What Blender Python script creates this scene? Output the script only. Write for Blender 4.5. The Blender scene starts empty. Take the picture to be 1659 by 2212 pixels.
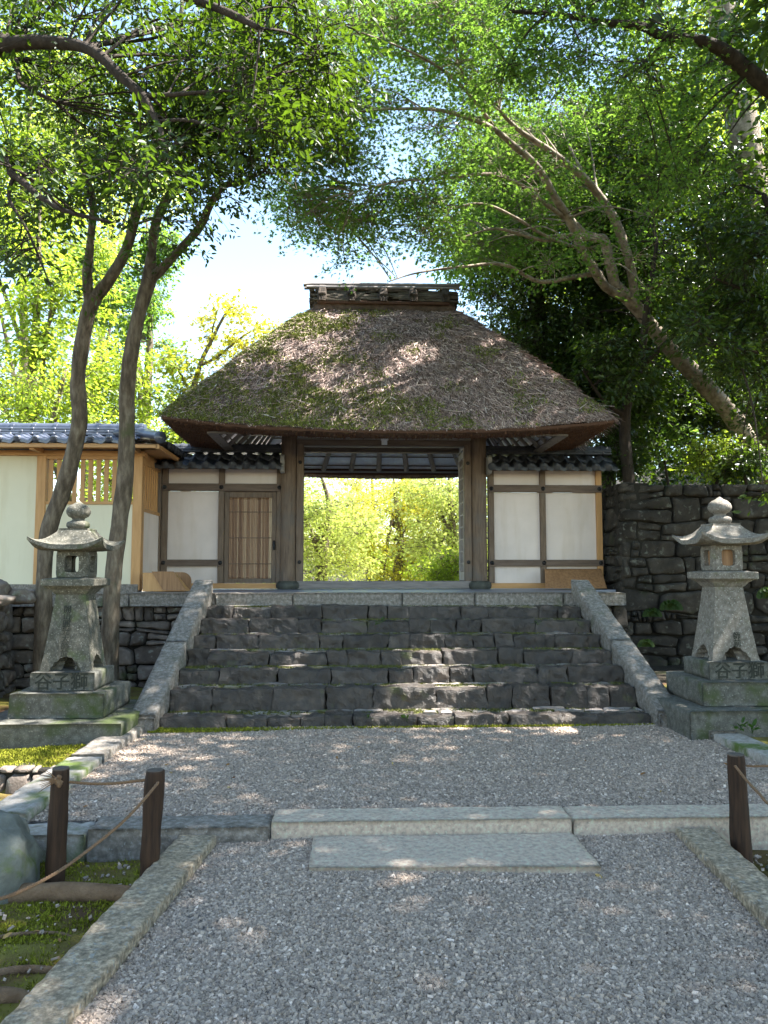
import bpy, math, random
import numpy as np
from mathutils import Vector

# ------------------------------------------------------------------ camera, sky, sun, exposure
C = bpy.context.scene.collection
scn = bpy.context.scene
F_PX, CX, CY = 1662.0, 829.5, 1106.0
YAW, PITCH, EYE = math.radians(2.4), math.radians(4.44), 1.47
cam_d = bpy.data.cameras.new('camera'); cam = bpy.data.objects.new('camera', cam_d); C.objects.link(cam)
cam_d.sensor_fit = 'VERTICAL'; cam_d.sensor_height = 24.0; cam_d.lens = 24.0 * F_PX / 2212.0
cam_d.clip_start = 0.05; cam_d.clip_end = 2000
cam.location = (0, 0, EYE); cam.rotation_euler = (math.pi / 2 + PITCH, 0, -YAW)
scn.camera = cam

SUN = Vector((0.56, 0.03, 0.83)).normalized()
world = bpy.data.worlds.new('World'); scn.world = world; world.use_nodes = True
wn = world.node_tree
sky = wn.nodes.new('ShaderNodeTexSky'); sky.sky_type = 'NISHITA'; sky.sun_disc = False
sky.sun_elevation = math.asin(SUN.z); sky.sun_rotation = math.atan2(SUN.x, SUN.y)
sky.air_density = 1.0; sky.dust_density = 0.0; sky.ozone_density = 1.0
bg = wn.nodes['Background']; bg.inputs['Strength'].default_value = 0.088
tint = wn.nodes.new('ShaderNodeMix'); tint.data_type = 'RGBA'; tint.blend_type = 'MULTIPLY'; tint.inputs[0].default_value = 1.0
tint.inputs[7].default_value = (.97, .92, .80, 1)          # the photograph's white balance is set for the shade
wn.links.new(sky.outputs[0], tint.inputs[6]); wn.links.new(tint.outputs[2], bg.inputs['Color'])
sd = bpy.data.lights.new('sun', 'SUN'); sd.energy = 4.2; sd.angle = math.radians(0.53); sd.color = (1.0, 0.965, 0.91)
so = bpy.data.objects.new('sun', sd); C.objects.link(so)
so.rotation_euler = SUN.to_track_quat('Z', 'Y').to_euler(); so.location = (10, 0, 20)
scn.view_settings.view_transform = 'Standard'; scn.view_settings.look = 'None'
scn.view_settings.exposure = 2.9; scn.view_settings.gamma = 1.0
scn.render.engine = 'CYCLES'
scn.cycles.use_denoising = True
scn.cycles.max_bounces = 8; scn.cycles.diffuse_bounces = 5; scn.cycles.transmission_bounces = 5
scn.cycles.sample_clamp_indirect = 6.0

# ------------------------------------------------------------------ helpers
def W(px, py, Y):
    """Point on the vertical plane at depth Y seen at photo coordinates (1659 x 2212)."""
    x = (px - CX) / F_PX; y = -(py - CY) / F_PX
    cp, sp = math.cos(PITCH), math.sin(PITCH); cy, sy = math.cos(YAW), math.sin(YAW)
    fw = cp - y * sp; up = sp + y * cp
    r = np.array([x * cy + fw * sy, -x * sy + fw * cy, up])
    return r * (Y / r[1]) + np.array([0, 0, EYE])

rng = np.random.default_rng(7)

def vnoise(Pn, scale=1.0, seed=0):
    """Smooth value noise in -1..1 for an (n,3) array."""
    q = np.asarray(Pn, float) * scale + seed * 17.31
    i = np.floor(q).astype(np.int64); f = q - i; f = f * f * (3 - 2 * f)
    def h(a, b, c):
        n = (a * 374761393 + b * 668265263 + c * 2147483647 + seed * 1274126177) & 0xffffffff
        n = ((n ^ (n >> 13)) * 1274126177) & 0xffffffff
        n = n ^ (n >> 16)
        return (n & 0xffff) / 32767.5 - 1
    r = 0
    for dx in (0, 1):
        for dy in (0, 1):
            for dz in (0, 1):
                w = (f[:, 0] if dx else 1 - f[:, 0]) * (f[:, 1] if dy else 1 - f[:, 1]) * (f[:, 2] if dz else 1 - f[:, 2])
                r = r + w * h(i[:, 0] + dx, i[:, 1] + dy, i[:, 2] + dz)
    return r

def fbm(Pn, scale=1.0, seed=0, oct=3):
    r = 0; a = 1.0
    for o in range(oct):
        r = r + a * vnoise(Pn, scale * 2 ** o, seed + o * 5); a *= .5
    return r

def norm(a):
    return a / np.maximum(np.linalg.norm(a, axis=-1, keepdims=True), 1e-9)

class G:
    """Collects geometry; build() links it as ONE mesh object."""
    def __init__(s): s.v = []; s.f = []; s.n = 0
    def add(s, V, F):
        V = np.asarray(V, float).reshape(-1, 3)
        if isinstance(F, np.ndarray): s.f.append((F.shape[1], F + s.n))
        else:
            by = {}
            for q in F: by.setdefault(len(q), []).append(q)
            for k, a in by.items(): s.f.append((k, np.array(a, np.int64) + s.n))
        s.v.append(V); s.n += len(V); return s
    def build(s, name, m, parent=None, smooth=False, origin=None, loc=None):
        me = bpy.data.meshes.new(name)
        V = np.concatenate(s.v); org = np.zeros(3) if origin is None else np.asarray(origin, float)
        V = V - org
        me.vertices.add(len(V)); me.vertices.foreach_set('co', V.astype(np.float32).ravel())
        nl = sum(k * len(a) for k, a in s.f); nf = sum(len(a) for k, a in s.f)
        me.loops.add(nl); me.polygons.add(nf)
        me.loops.foreach_set('vertex_index', np.concatenate([a.ravel() for k, a in s.f]).astype(np.int32))
        tot = np.concatenate([np.full(len(a), k) for k, a in s.f])
        me.polygons.foreach_set('loop_start', np.concatenate([[0], np.cumsum(tot)[:-1]]).astype(np.int32))
        me.polygons.foreach_set('use_smooth', np.full(nf, bool(smooth)))
        me.update(calc_edges=True); me.validate()
        me.materials.append(m)
        o = bpy.data.objects.new(name, me); C.objects.link(o)
        if parent is not None: o.parent = parent
        elif origin is not None: o.location = org
        if loc is not None: o.location = loc
        return o
    # --- primitives
    def box(s, x0, x1, y0, y1, z0, z1, b=0.004, M=None):
        lo = np.array([min(x0, x1), min(y0, y1), min(z0, z1)]); hi = np.array([max(x0, x1), max(y0, y1), max(z0, z1)])
        b = min(b, (hi - lo).min() * .3)
        V = []; idx = {}
        for c in range(8):
            sg = [(c >> k) & 1 for k in range(3)]
            for a in range(3):
                p = [hi[k] if sg[k] else lo[k] for k in range(3)]
                for k in range(3):
                    if k != a: p[k] += -b if sg[k] else b
                idx[(c, a)] = len(V); V.append(p)
        Fc = []
        for a in range(3):
            o1, o2 = [k for k in range(3) if k != a]
            for sgn in (0, 1):
                cs = [(sgn << a) | (i << o1) | (j << o2) for i, j in ((0, 0), (1, 0), (1, 1), (0, 1))]
                Fc.append([idx[(c, a)] for c in cs])
            for i in (0, 1):
                for j in (0, 1):
                    c0 = (i << o1) | (j << o2); c1 = c0 | (1 << a)
                    Fc.append([idx[(c0, o1)], idx[(c1, o1)], idx[(c1, o2)], idx[(c0, o2)]])
        for c in range(8): Fc.append([idx[(c, 0)], idx[(c, 1)], idx[(c, 2)]])
        V = np.array(V)
        if M is not None: V = M(V)
        return s.add(V, Fc)
    def tube(s, pts, rad, n=8, sm=0, wob=0.0, seed=0, squash=1.0):
        P = np.asarray(pts, float); R = np.asarray(rad, float) * np.ones(len(P))
        if sm:
            P, R = smooth_path(P, R, sm)
        T = np.gradient(P, axis=0); T = norm(T)
        up = np.array([0, 0, 1.0]) if abs(T[0, 2]) < .9 else np.array([1.0, 0, 0])
        N = np.zeros_like(P); a = norm(np.cross(T[0], up)[None])[0]
        for i in range(len(P)):
            a = a - T[i] * a.dot(T[i]); a = a / max(np.linalg.norm(a), 1e-9); N[i] = a
        B = np.cross(T, N)
        th = np.linspace(0, 2 * np.pi, n, endpoint=False)
        V = P[:, None] + R[:, None, None] * (np.cos(th)[None, :, None] * N[:, None] + squash * np.sin(th)[None, :, None] * B[:, None])
        if wob:
            D = V - P[:, None]; q = V.reshape(-1, 3)
            w = fbm(q, 5.0, seed, 3).reshape(V.shape[:2]); V = P[:, None] + D * (1 + wob * w)[:, :, None]
        k = len(P); i = np.arange(k - 1)[:, None] * n; j = np.arange(n)[None]
        Q = np.stack([i + j, i + (j + 1) % n, i + n + (j + 1) % n, i + n + j], -1).reshape(-1, 4)
        s.add(V.reshape(-1, 3), Q)
        s.f.append((n, np.array([np.arange(n)]) + s.n - k * n)); s.f.append((n, np.array([np.arange(n)]) + s.n - n))
        return s
    def lathe(s, prof, c, n=20, square=False, ph=0.0):
        prof = np.asarray(prof, float); k = len(prof)
        th = np.linspace(0, 2 * np.pi, n, endpoint=False) + ph
        V = np.stack([prof[:, 0, None] * np.cos(th), prof[:, 0, None] * np.sin(th), prof[:, 1, None] * np.ones(n)], -1) + np.asarray(c, float)
        i = np.arange(k - 1)[:, None] * n; j = np.arange(n)[None]
        Q = np.stack([i + j, i + (j + 1) % n, i + n + (j + 1) % n, i + n + j], -1).reshape(-1, 4)
        s.add(V.reshape(-1, 3), Q)
        s.f.append((n, np.array([np.arange(n)]) + s.n - k * n)); s.f.append((n, np.array([np.arange(n)]) + s.n - n))
        return s
    def grid(s, V):
        """V (a,b,3) array of points -> quads."""
        a, b = V.shape[:2]; i = np.arange(a - 1)[:, None] * b; j = np.arange(b - 1)[None]
        return s.add(V.reshape(-1, 3), np.stack([i + j, i + j + 1, i + b + j + 1, i + b + j], -1).reshape(-1, 4))
    def rough(s, x0, x1, y0, y1, z0, z1, amp=.012, r=.02, res=.05, seed=0, M=None, nsc=9.0):
        """A rounded rough stone block."""
        lo = np.array([x0, y0, z0], float); hi = np.array([x1, y1, z1], float); L = hi - lo
        n = np.maximum(2, np.minimum(130, np.ceil(L / res).astype(int)))
        idx = {}; V = []; Fc = []
        def vid(i, j, k):
            key = (i, j, k)
            if key not in idx: idx[key] = len(V); V.append((i / n[0], j / n[1], k / n[2]))
            return idx[key]
        for a in range(3):
            o1, o2 = [k for k in range(3) if k != a]
            for e in (0, n[a]):
                for i in range(n[o1]):
                    for j in range(n[o2]):
                        q = []
                        for di, dj in ((0, 0), (1, 0), (1, 1), (0, 1)):
                            t = [0, 0, 0]; t[a] = e; t[o1] = i + di; t[o2] = j + dj; q.append(vid(*t))
                        Fc.append(q if e else q[::-1])
        Pp = lo + np.array(V) * L
        r = min(r, L.min() * .45)
        cl = np.clip(Pp, lo + r, hi - r); d = Pp - cl
        Pp = cl + norm(d) * np.minimum(np.linalg.norm(d, axis=1, keepdims=True), r)
        if amp:
            c = (lo + hi) / 2; nn = norm((Pp - c) / L)
            Pp = Pp + nn * (amp * fbm(Pp, nsc, seed, 3))[:, None]
            Pp = Pp + amp * .5 * np.stack([vnoise(Pp, nsc * 1.7, seed + 40 + k) for k in range(3)], -1)
        if M is not None: Pp = M(Pp)
        return s.add(Pp, Fc)

def smooth_path(P, R, sub):
    n = len(P); out = []; ro = []
    for i in range(n - 1):
        p0 = P[max(i - 1, 0)]; p1 = P[i]; p2 = P[i + 1]; p3 = P[min(i + 2, n - 1)]
        for k in range(sub):
            t = k / sub
            out.append(.5 * (2 * p1 + (p2 - p0) * t + (2 * p0 - 5 * p1 + 4 * p2 - p3) * t * t + (3 * p1 - p0 - 3 * p2 + p3) * t ** 3))
            ro.append(R[i] * (1 - t) + R[i + 1] * t)
    out.append(P[-1]); ro.append(R[-1])
    return np.array(out), np.array(ro)

def tag(o, label=None, cat=None, group=None, kind=None):
    if label: o['label'] = label
    if cat: o['category'] = cat
    if group: o['group'] = group
    if kind: o['kind'] = kind
    return o
def thing(name, label, cat, loc=(0, 0, 0), group=None):
    o = bpy.data.objects.new(name, None); C.objects.link(o); o.location = [float(v) for v in loc]; o.empty_display_size = .1
    return tag(o, label, cat, group)

# ------------------------------------------------------------------ materials
def new_mat(name):
    m = bpy.data.materials.new(name); m.use_nodes = True
    nt = m.node_tree; b = nt.nodes['Principled BSDF']
    return m, nt, b
def ramp(nt, stops, fac=None):
    r = nt.nodes.new('ShaderNodeValToRGB'); e = r.color_ramp.elements
    while len(e) > 1: e.remove(e[-1])
    e[0].position, e[0].color = stops[0][0], (*stops[0][1], 1)
    for p, c in stops[1:]:
        k = e.new(p); k.color = (*c, 1)
    if fac is not None: nt.links.new(fac, r.inputs[0])
    return r.outputs[0]
def tex(nt, kind, scale, stretch=(1, 1, 1), detail=6, rough=.6):
    co = nt.nodes.new('ShaderNodeTexCoord'); mp = nt.nodes.new('ShaderNodeMapping'); mp.inputs['Scale'].default_value = stretch
    nt.links.new(co.outputs['Object'], mp.inputs[0])
    if kind == 'noise':
        t = nt.nodes.new('ShaderNodeTexNoise'); t.inputs['Scale'].default_value = scale; t.inputs['Detail'].default_value = detail; t.inputs['Roughness'].default_value = rough
        nt.links.new(mp.outputs[0], t.inputs['Vector']); return t.outputs['Fac']
    t = nt.nodes.new('ShaderNodeTexVoronoi'); t.inputs['Scale'].default_value = scale
    nt.links.new(mp.outputs[0], t.inputs['Vector']); return t.outputs['Distance']
def mixc(nt, fac, a, b, mode='MIX'):
    m = nt.nodes.new('ShaderNodeMix'); m.data_type = 'RGBA'; m.blend_type = mode
    for s, v in ((m.inputs[0], fac), (m.inputs[6], a), (m.inputs[7], b)):
        if isinstance(v, (int, float)): s.default_value = v
        elif isinstance(v, tuple): s.default_value = (*v, 1)
        else: nt.links.new(v, s)
    return m.outputs[2]
def bump(nt, b, h, strength=.5, dist=.01):
    n = nt.nodes.new('ShaderNodeBump'); n.inputs['Strength'].default_value = strength; n.inputs['Distance'].default_value = dist
    nt.links.new(h, n.inputs['Height']); nt.links.new(n.outputs[0], b.inputs['Normal'])
def island(nt):
    g = nt.nodes.new('ShaderNodeNewGeometry'); return g.outputs['Random Per Island']

def stone_mat(name, stops, moss=None, speck=None, sc=6.0, rough=.85, isl=0.0, bs=.6, bd=.008, bsc=9, st=(1, 1, 1)):
    m, nt, b = new_mat(name)
    c = ramp(nt, stops, tex(nt, 'noise', sc, st))
    if isl:
        v = ramp(nt, [(0, (1 - isl,) * 3), (1, (1 + isl * .6,) * 3)], island(nt)); c = mixc(nt, 1.0, c, v, 'MULTIPLY')
    if speck:
        c = mixc(nt, ramp(nt, [(.58, (0, 0, 0)), (.70, (1, 1, 1))], tex(nt, 'noise', speck[0], detail=3)), c, speck[1])
    if moss:
        f = ramp(nt, [(moss[1], (0, 0, 0)), (moss[1] + .14, (1, 1, 1))], tex(nt, 'noise', moss[2], detail=8))
        c = mixc(nt, f, c, moss[0])
    nt.links.new(c, b.inputs['Base Color']); b.inputs['Roughness'].default_value = rough
    b.inputs['Specular IOR Level'].default_value = .35
    bump(nt, b, tex(nt, 'noise', sc * bsc, st, detail=8, rough=.7), bs, bd)
    return m
def wood_mat(name, c0, c1, stretch, rough=.6, sc=4.0, dirt=None):
    m, nt, b = new_mat(name)
    c = ramp(nt, [(.3, c0), (.7, c1)], tex(nt, 'noise', sc, stretch, 8, .65))
    if dirt:
        c = mixc(nt, ramp(nt, [(.5, (0, 0, 0)), (.75, (1, 1, 1))], tex(nt, 'noise', 2.3)), c, dirt)
    nt.links.new(c, b.inputs['Base Color']); b.inputs['Roughness'].default_value = rough
    b.inputs['Specular IOR Level'].default_value = .3
    bump(nt, b, tex(nt, 'noise', sc * 3, stretch, 6), .35, .004)
    return m
def plain(name, c, rough=.6, var=.12, sc=3.0, spec=.4):
    m, nt, b = new_mat(name)
    a = tuple(v * (1 - var) for v in c); d = tuple(min(1, v * (1 + var)) for v in c)
    nt.links.new(ramp(nt, [(.3, a), (.7, d)], tex(nt, 'noise', sc)), b.inputs['Base Color'])
    b.inputs['Roughness'].default_value = rough; b.inputs['Specular IOR Level'].default_value = spec
    bump(nt, b, tex(nt, 'noise', 30.0), .12, .004)
    return m
def stained(m, c, k=.82):
    """Rain streaks and grime worked into a plaster material."""
    nt = m.node_tree; b = nt.nodes['Principled BSDF']; old = b.inputs['Base Color'].links[0].from_socket
    f = ramp(nt, [(.52, (0, 0, 0)), (.78, (1, 1, 1))], tex(nt, 'noise', 2.6, (2.2, 2.2, .35), 6, .6))
    nt.links.new(mixc(nt, 1.0, old, mixc(nt, f, (1.0, 1.0, 1.0), (.90, .875, .82)), 'MULTIPLY'), b.inputs['Base Color'])
    return m
def leaf_mat(name, stops, trans, tf=.45, rough=.42, spec=.5):
    m, nt, b = new_mat(name)
    r = island(nt)
    c = ramp(nt, stops, r)
    nt.links.new(c, b.inputs['Base Color']); b.inputs['Roughness'].default_value = rough; b.inputs['Specular IOR Level'].default_value = spec
    t = nt.nodes.new('ShaderNodeBsdfTranslucent')
    tc = ramp(nt, [(0, tuple(v * .75 for v in trans)), (1, tuple(v * 1.2 for v in trans))], r)
    nt.links.new(tc, t.inputs['Color'])
    mx = nt.nodes.new('ShaderNodeMixShader'); mx.inputs[0].default_value = tf
    nt.links.new(b.outputs[0], mx.inputs[1]); nt.links.new(t.outputs[0], mx.inputs[2])
    nt.links.new(mx.outputs[0], nt.nodes['Material Output'].inputs[0])
    return m
def island_mat(name, stops, rough=.8, spec=.3, moss=None):
    m, nt, b = new_mat(name)
    c = ramp(nt, stops, island(nt))
    if moss:
        f = ramp(nt, [(moss[1], (0, 0, 0)), (moss[1] + .12, (1, 1, 1))], tex(nt, 'noise', moss[2], detail=5)); c = mixc(nt, f, c, moss[0])
    nt.links.new(c, b.inputs['Base Color']); b.inputs['Roughness'].default_value = rough; b.inputs['Specular IOR Level'].default_value = spec
    return m

GRANITE = stone_mat('granite', [(.3, (0.1373, 0.1198, 0.09792)), (.5, (0.2747, 0.2397, 0.2016)), (.7, (0.4944, 0.4313, 0.3803))], moss=((.10, .12, .045), .60, 1.6), speck=(45, (.46, .46, .44)), sc=26, rough=.55, bs=1.0, bd=.02)
GRANITE_LIGHT = stone_mat('granite_light', [(.3, (0.4229, 0.3392, 0.265)), (.5, (0.7344, 0.5681, 0.4439)), (.72, (0.8359, 0.8057, 0.6226))], speck=(60, (0.8359, 0.8297, 0.6756)), sc=34, rough=.45, bs=1.0, bd=.018)
KERB = stone_mat('pitted_granite', [(.32, (0.1703, 0.1351, 0.08859)), (.48, (0.3782, 0.2972, 0.2043)), (.62, (0.6431, 0.5059, 0.3577)), (.75, (0.7237, 0.7344, 0.5338))], moss=((.12, .13, .055), .66, 1.6), speck=(38, (.40, .395, .37)), sc=48, rough=.42, bs=1.0, bd=.03, bsc=1.4)
GRANITE_MOSSY = stone_mat('granite_mossy', [(.3, (0.2365, 0.2125, 0.1751)), (.6, (0.4034, 0.3626, 0.3232)), (.8, (0.5009, 0.4501, 0.4174))], moss=((.10, .14, .03), .50, 3.5), speck=(80, (.44, .43, .38)), sc=20, rough=.8, bs=.9, bd=.010)
LANTERN = stone_mat('lantern_stone', [(.25, (0.04642, 0.04301, 0.03196)), (.5, (0.1045, 0.09677, 0.07457)), (.75, (0.2012, 0.1792, 0.142))], moss=((.07, .09, .035), .55, 5), speck=(70, (.34, .32, .27)), sc=26, rough=.85, bs=.8, bd=.007)
LANTERN_LIGHT = stone_mat('lantern_stone_pale', [(.25, (0.1011, 0.08676, 0.06773)), (.5, (0.1853, 0.1616, 0.1315)), (.75, (0.3032, 0.268, 0.2311))], moss=((.11, .12, .045), .60, 4), speck=(70, (.44, .42, .37)), sc=24, rough=.85, bs=.8, bd=.007)
LANTERN_BASE = stone_mat('lantern_base_stone', [(.25, (0.05534, 0.05322, 0.04104)), (.5, (0.1057, 0.1016, 0.08424)), (.78, (0.1912, 0.1838, 0.162))], moss=((.055, .072, .020), .50, 2.6), speck=(70, (.24, .23, .19)), sc=18, rough=.9, bs=.8, bd=.008)
CARVED = plain('carving_shade_and_grime', (.035, .037, .028), .95, .3)  # letters stand proud; shade of a carved groove and its grime painted as colour
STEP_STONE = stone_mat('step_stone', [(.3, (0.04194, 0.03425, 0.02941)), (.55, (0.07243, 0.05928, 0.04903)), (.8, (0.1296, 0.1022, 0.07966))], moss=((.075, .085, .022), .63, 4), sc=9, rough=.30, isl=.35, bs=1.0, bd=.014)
TREAD_STONE_SHEEN = stone_mat('tread_stone_with_sheen', [(.3, (0.2365, 0.2028, 0.1818)), (.55, (0.3941, 0.3388, 0.3056)), (.8, (0.5714, 0.4813, 0.4214))], moss=((.14, .155, .03), .52, 4), sc=9, rough=.32, isl=.3, bs=.7, bd=.008)  # slabs paler than the risers; sky sheen on the tops put into the colour
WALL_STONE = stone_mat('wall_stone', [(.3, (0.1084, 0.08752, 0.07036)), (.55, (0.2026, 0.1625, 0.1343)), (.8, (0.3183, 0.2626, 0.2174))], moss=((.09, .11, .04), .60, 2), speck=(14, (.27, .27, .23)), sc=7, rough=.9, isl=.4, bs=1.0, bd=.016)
WALL_STONE_SHADE = stone_mat('wall_stone_painted_shade', [(.3, (0.0262, 0.02237, 0.01778)), (.55, (0.0504, 0.04288, 0.0346)), (.8, (0.0958, 0.08203, 0.06721))], moss=((.035, .045, .015), .58, 2), speck=(11, (.12, .12, .10)), sc=6, rough=.95, isl=.4, bs=1.0, bd=.018)  # darker copy of the wall stone, with the right side's shade in its colour
WALL_GAP = plain('wall_earth', (.018, .016, .012), 1.0, .3)
BOULDER = stone_mat('boulder_stone', [(.3, (0.1038, 0.103, 0.0837)), (.6, (0.1903, 0.1888, 0.1548)), (.8, (0.2595, 0.2575, 0.2177))], moss=((.11, .14, .04), .56, 6), sc=8, rough=.9, bs=.8, bd=.012)
BASE_STONE = stone_mat('pillar_base_stone', [(.3, (.04, .042, .036)), (.6, (.08, .083, .07)), (.8, (.13, .13, .11))], sc=9, rough=.7)
PLASTER = plain('plaster_white', (0.7189, 0.6262, 0.575), .9, .12, .8, .2)
PLASTER_WARM = plain('plaster_cream', (0.7045, 0.6459, 0.4751), .9, .04, 1.2, .2)
stained(PLASTER, (.70, .66, .55)); stained(PLASTER_WARM, (.70, .64, .48))
OLD_WOOD = wood_mat('weathered_timber', (0.09835, 0.06659, 0.04643), (0.2232, 0.1598, 0.1125), (6, 6, .6), .7, 5, (0.1312, 0.1131, 0.09853))
OLD_WOOD_H = wood_mat('weathered_timber_rail', (0.09066, 0.0628, 0.04759), (0.1814, 0.1319, 0.1009), (.6, 6, 6), .7, 5)
GREY_WOOD = wood_mat('grey_timber', (0.1541, 0.1361, 0.126), (0.2793, 0.252, 0.24), (.6, 6, 6), .7, 5)
PINE = wood_mat('pine_timber', (.42, .22, .085), (.58, .33, .14), (5, 5, .6), .55, 4)
PINE_H = wood_mat('pine_timber_rail', (.42, .22, .085), (.58, .33, .14), (.6, 5, 5), .55, 4)
BOARD = wood_mat('cedar_board', (.20, .10, .045), (.38, .21, .10), (7, 7, .5), .6, 4)
BAMBOO = island_mat('bamboo_strips', [(0, (.17, .085, .045)), (.4, (.27, .155, .085)), (.8, (.38, .25, .15)), (1, (.50, .38, .25))], .45, .5)
BLACK = plain('black_iron', (.012, .011, .011), .5, .2)
POST = wood_mat('charred_post', (0.01127, 0.005819, 0.003245), (0.05823, 0.02909, 0.01461), (9, 9, .6), .8, 7)
ROPE = wood_mat('hemp_rope', (0.125, 0.069, 0.03651), (0.2211, 0.1334, 0.0739), (30, 30, 30), .9, 6)
TILE = stone_mat('roof_tile', [(.3, (0.04905, 0.05718, 0.0835)), (.7, (0.0866, 0.09936, 0.138))], sc=5, rough=.32, bs=.1, bd=.002)
TILE.node_tree.nodes['Principled BSDF'].inputs['Specular IOR Level'].default_value = .9
TILE_DARK = stone_mat('old_roof_tile', [(.3, (0.0306, 0.0323, 0.0374)), (.7, (0.0765, 0.0816, 0.0935))], moss=((.05, .055, .03), .66, 6), sc=6, rough=.45, bs=.2, bd=.003)
TILE_PALE = plain('pale_tile_end', (.30, .29, .27), .7, .2)
STRAW = island_mat('straw', [(0, (0.101, 0.06776, 0.05791)), (.3, (0.2203, 0.1534, 0.1312)), (.6, (0.3765, 0.271, 0.2317)), (.9, (0.5695, 0.4368, 0.3765)), (1, (0.8072, 0.6954, 0.5984))], .75, .25)
STRAW_BASE = plain('thatch_core', (0.1071, 0.07308, 0.05418), .95, .4, 9)
MOSS_TUFT = island_mat('roof_moss', [(0, (0.08165, 0.1023, 0.02639)), (.5, (0.1633, 0.1979, 0.0495)), (1, (0.3266, 0.3464, 0.09897))], .95, .1)
STRAW_BUTT = wood_mat('cut_thatch', (.050, .026, .017), (.12, .062, .038), (14, 14, 1.0), .95, 9)
RAFTER = wood_mat('rafter_pole', (0.2571, 0.2318, 0.207), (0.3956, 0.3643, 0.345), (1, 1, 1), .7, 6)
CEIL = wood_mat('ceiling_board', (0.6119, 0.5939, 0.6468), (0.774, 0.8299, 0.9), (2, 2, 2), .8, 3)
BARK_STRIP = wood_mat('cedar_bark', (.045, .036, .028), (.14, .115, .085), (1.2, 9, 9), .9, 5)
SOIL = stone_mat('soil', [(.3, (.035, .027, .017)), (.6, (.065, .05, .033)), (.8, (.09, .075, .05))], moss=((.085, .115, .022), .52, 1.3), sc=9, rough=1, bs=.8, bd=.02)
MOSSGROUND = stone_mat('moss_ground', [(.34, (0.08761, 0.04645, 0.0215)), (.46, (0.1168, 0.08053, 0.0215)), (.58, (0.1557, 0.1363, 0.0239)), (.75, (0.2142, 0.1935, 0.03345))], sc=2.2, rough=1, bs=1.0, bd=.02)
STEP_MOSS = island_mat('step_moss_blades', [(0, (.05, .052, .016)), (.5, (.095, .10, .028)), (1, (.17, .17, .05))], .95, .1)
SAND = plain('white_sand', (0.66, 0.624, 0.54), .95, .08, 6)
FOREST = stone_mat('forest_floor', [(.3, (0.0165, 0.0121, 0.0077)), (.55, (0.033, 0.02475, 0.0143)), (.75, (0.0495, 0.04125, 0.022))], moss=((.05, .07, .016), .60, 1.2), sc=7, rough=1, bs=1.0, bd=.03)
MOSSBLADE = island_mat('moss_blades', [(0, (0.08228, 0.08636, 0.009299)), (.5, (0.172, 0.1832, 0.01705)), (1, (0.2991, 0.2944, 0.03488))], .95, .1)
GRAVEL = island_mat('gravel_chips', [(0, (0.2059, 0.1594, 0.1226)), (.35, (0.2838, 0.2211, 0.1724)), (.75, (0.384, 0.3002, 0.2327)), (.95, (0.4786, 0.3722, 0.2929)), (.985, (0.601, 0.473, 0.374)), (1, (0.7346, 0.5964, 0.4882))], .7, .35)
GRAVELBED = stone_mat('gravel_bed', [(.35, (0.1049, 0.09066, 0.08448)), (.6, (0.2728, 0.2354, 0.2113)), (.8, (0.4617, 0.3836, 0.332))], sc=60, rough=.9, bs=1.0, bd=.02)
PAVE = plain('platform_slab', (0.2308, 0.2408, 0.2838), .42, .12, 6)
BARK = stone_mat('bark', [(.3, (0.05575, 0.04163, 0.02822)), (.5, (0.1393, 0.1074, 0.07525)), (.72, (0.2788, 0.23, 0.1673))], moss=((.085, .095, .04), .58, 3), sc=11, rough=.95, bs=1.0, bd=.035, bsc=2.2, st=(1.6, 1.6, .45))
ROOT = stone_mat('root_bark', [(.3, (0.12, 0.06936, 0.0357)), (.55, (0.204, 0.1275, 0.07225)), (.8, (0.312, 0.204, 0.119))], moss=((.10, .11, .03), .60, 5), sc=11, rough=.95, bs=1.0, bd=.02, bsc=2.5)
BARK_DARK = stone_mat('dark_bark', [(.3, (.03, .022, .016)), (.6, (.065, .048, .035)), (.8, (.10, .08, .06))], sc=10, rough=.95, bs=1.0, bd=.03, bsc=2.5, st=(1.5, 1.5, .5))
BARK_PALE = stone_mat('pale_bark', [(.3, (0.1184, 0.08856, 0.06094)), (.5, (0.255, 0.1982, 0.1409)), (.72, (0.419, 0.3458, 0.2628))], moss=((.14, .14, .085), .60, 4), sc=9, rough=.9, bs=.9, bd=.02, bsc=3)
LEAF_GLOSSY = leaf_mat('camellia_leaf', [(0, (0.01171, 0.02467, 0.006511)), (.6, (0.02342, 0.04627, 0.009766)), (1, (0.05074, 0.08739, 0.01465))], (0.1366, 0.2364, 0.01139), .30, .5, .28)
LEAF_MAPLE = leaf_mat('maple_leaf', [(0, (0.04407, 0.08579, 0.01897)), (.5, (0.07345, 0.1315, 0.02635)), (1, (0.1176, 0.1799, 0.03161))], (0.2644, 0.4566, 0.05269), .48, .55, .3)
LEAF_DARK = leaf_mat('evergreen_leaf', [(0, (0.0148, 0.02994, 0.007403)), (.6, (0.03208, 0.05881, 0.01184)), (1, (0.06786, 0.1016, 0.01628))], (0.148, 0.2567, 0.01333), .3, .36, .5)
LEAF_SUN = leaf_mat('sunny_leaf', [(0, (.080, .125, .014)), (.5, (.14, .20, .024)), (1, (.21, .26, .035))], (.48, .62, .045), .52, .5, .4)
LEAF_YELLOW = leaf_mat('yellow_leaf', [(0, (.20, .22, .02)), (.5, (.28, .28, .03)), (1, (.36, .32, .035))], (.74, .70, .05), .55, .5, .3)
LEAF_PALE = leaf_mat('pale_leaf', [(0, (.26, .31, .07)), (.5, (.35, .40, .11)), (1, (.44, .47, .16))], (.76, .84, .22), .55, .5, .3)
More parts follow.
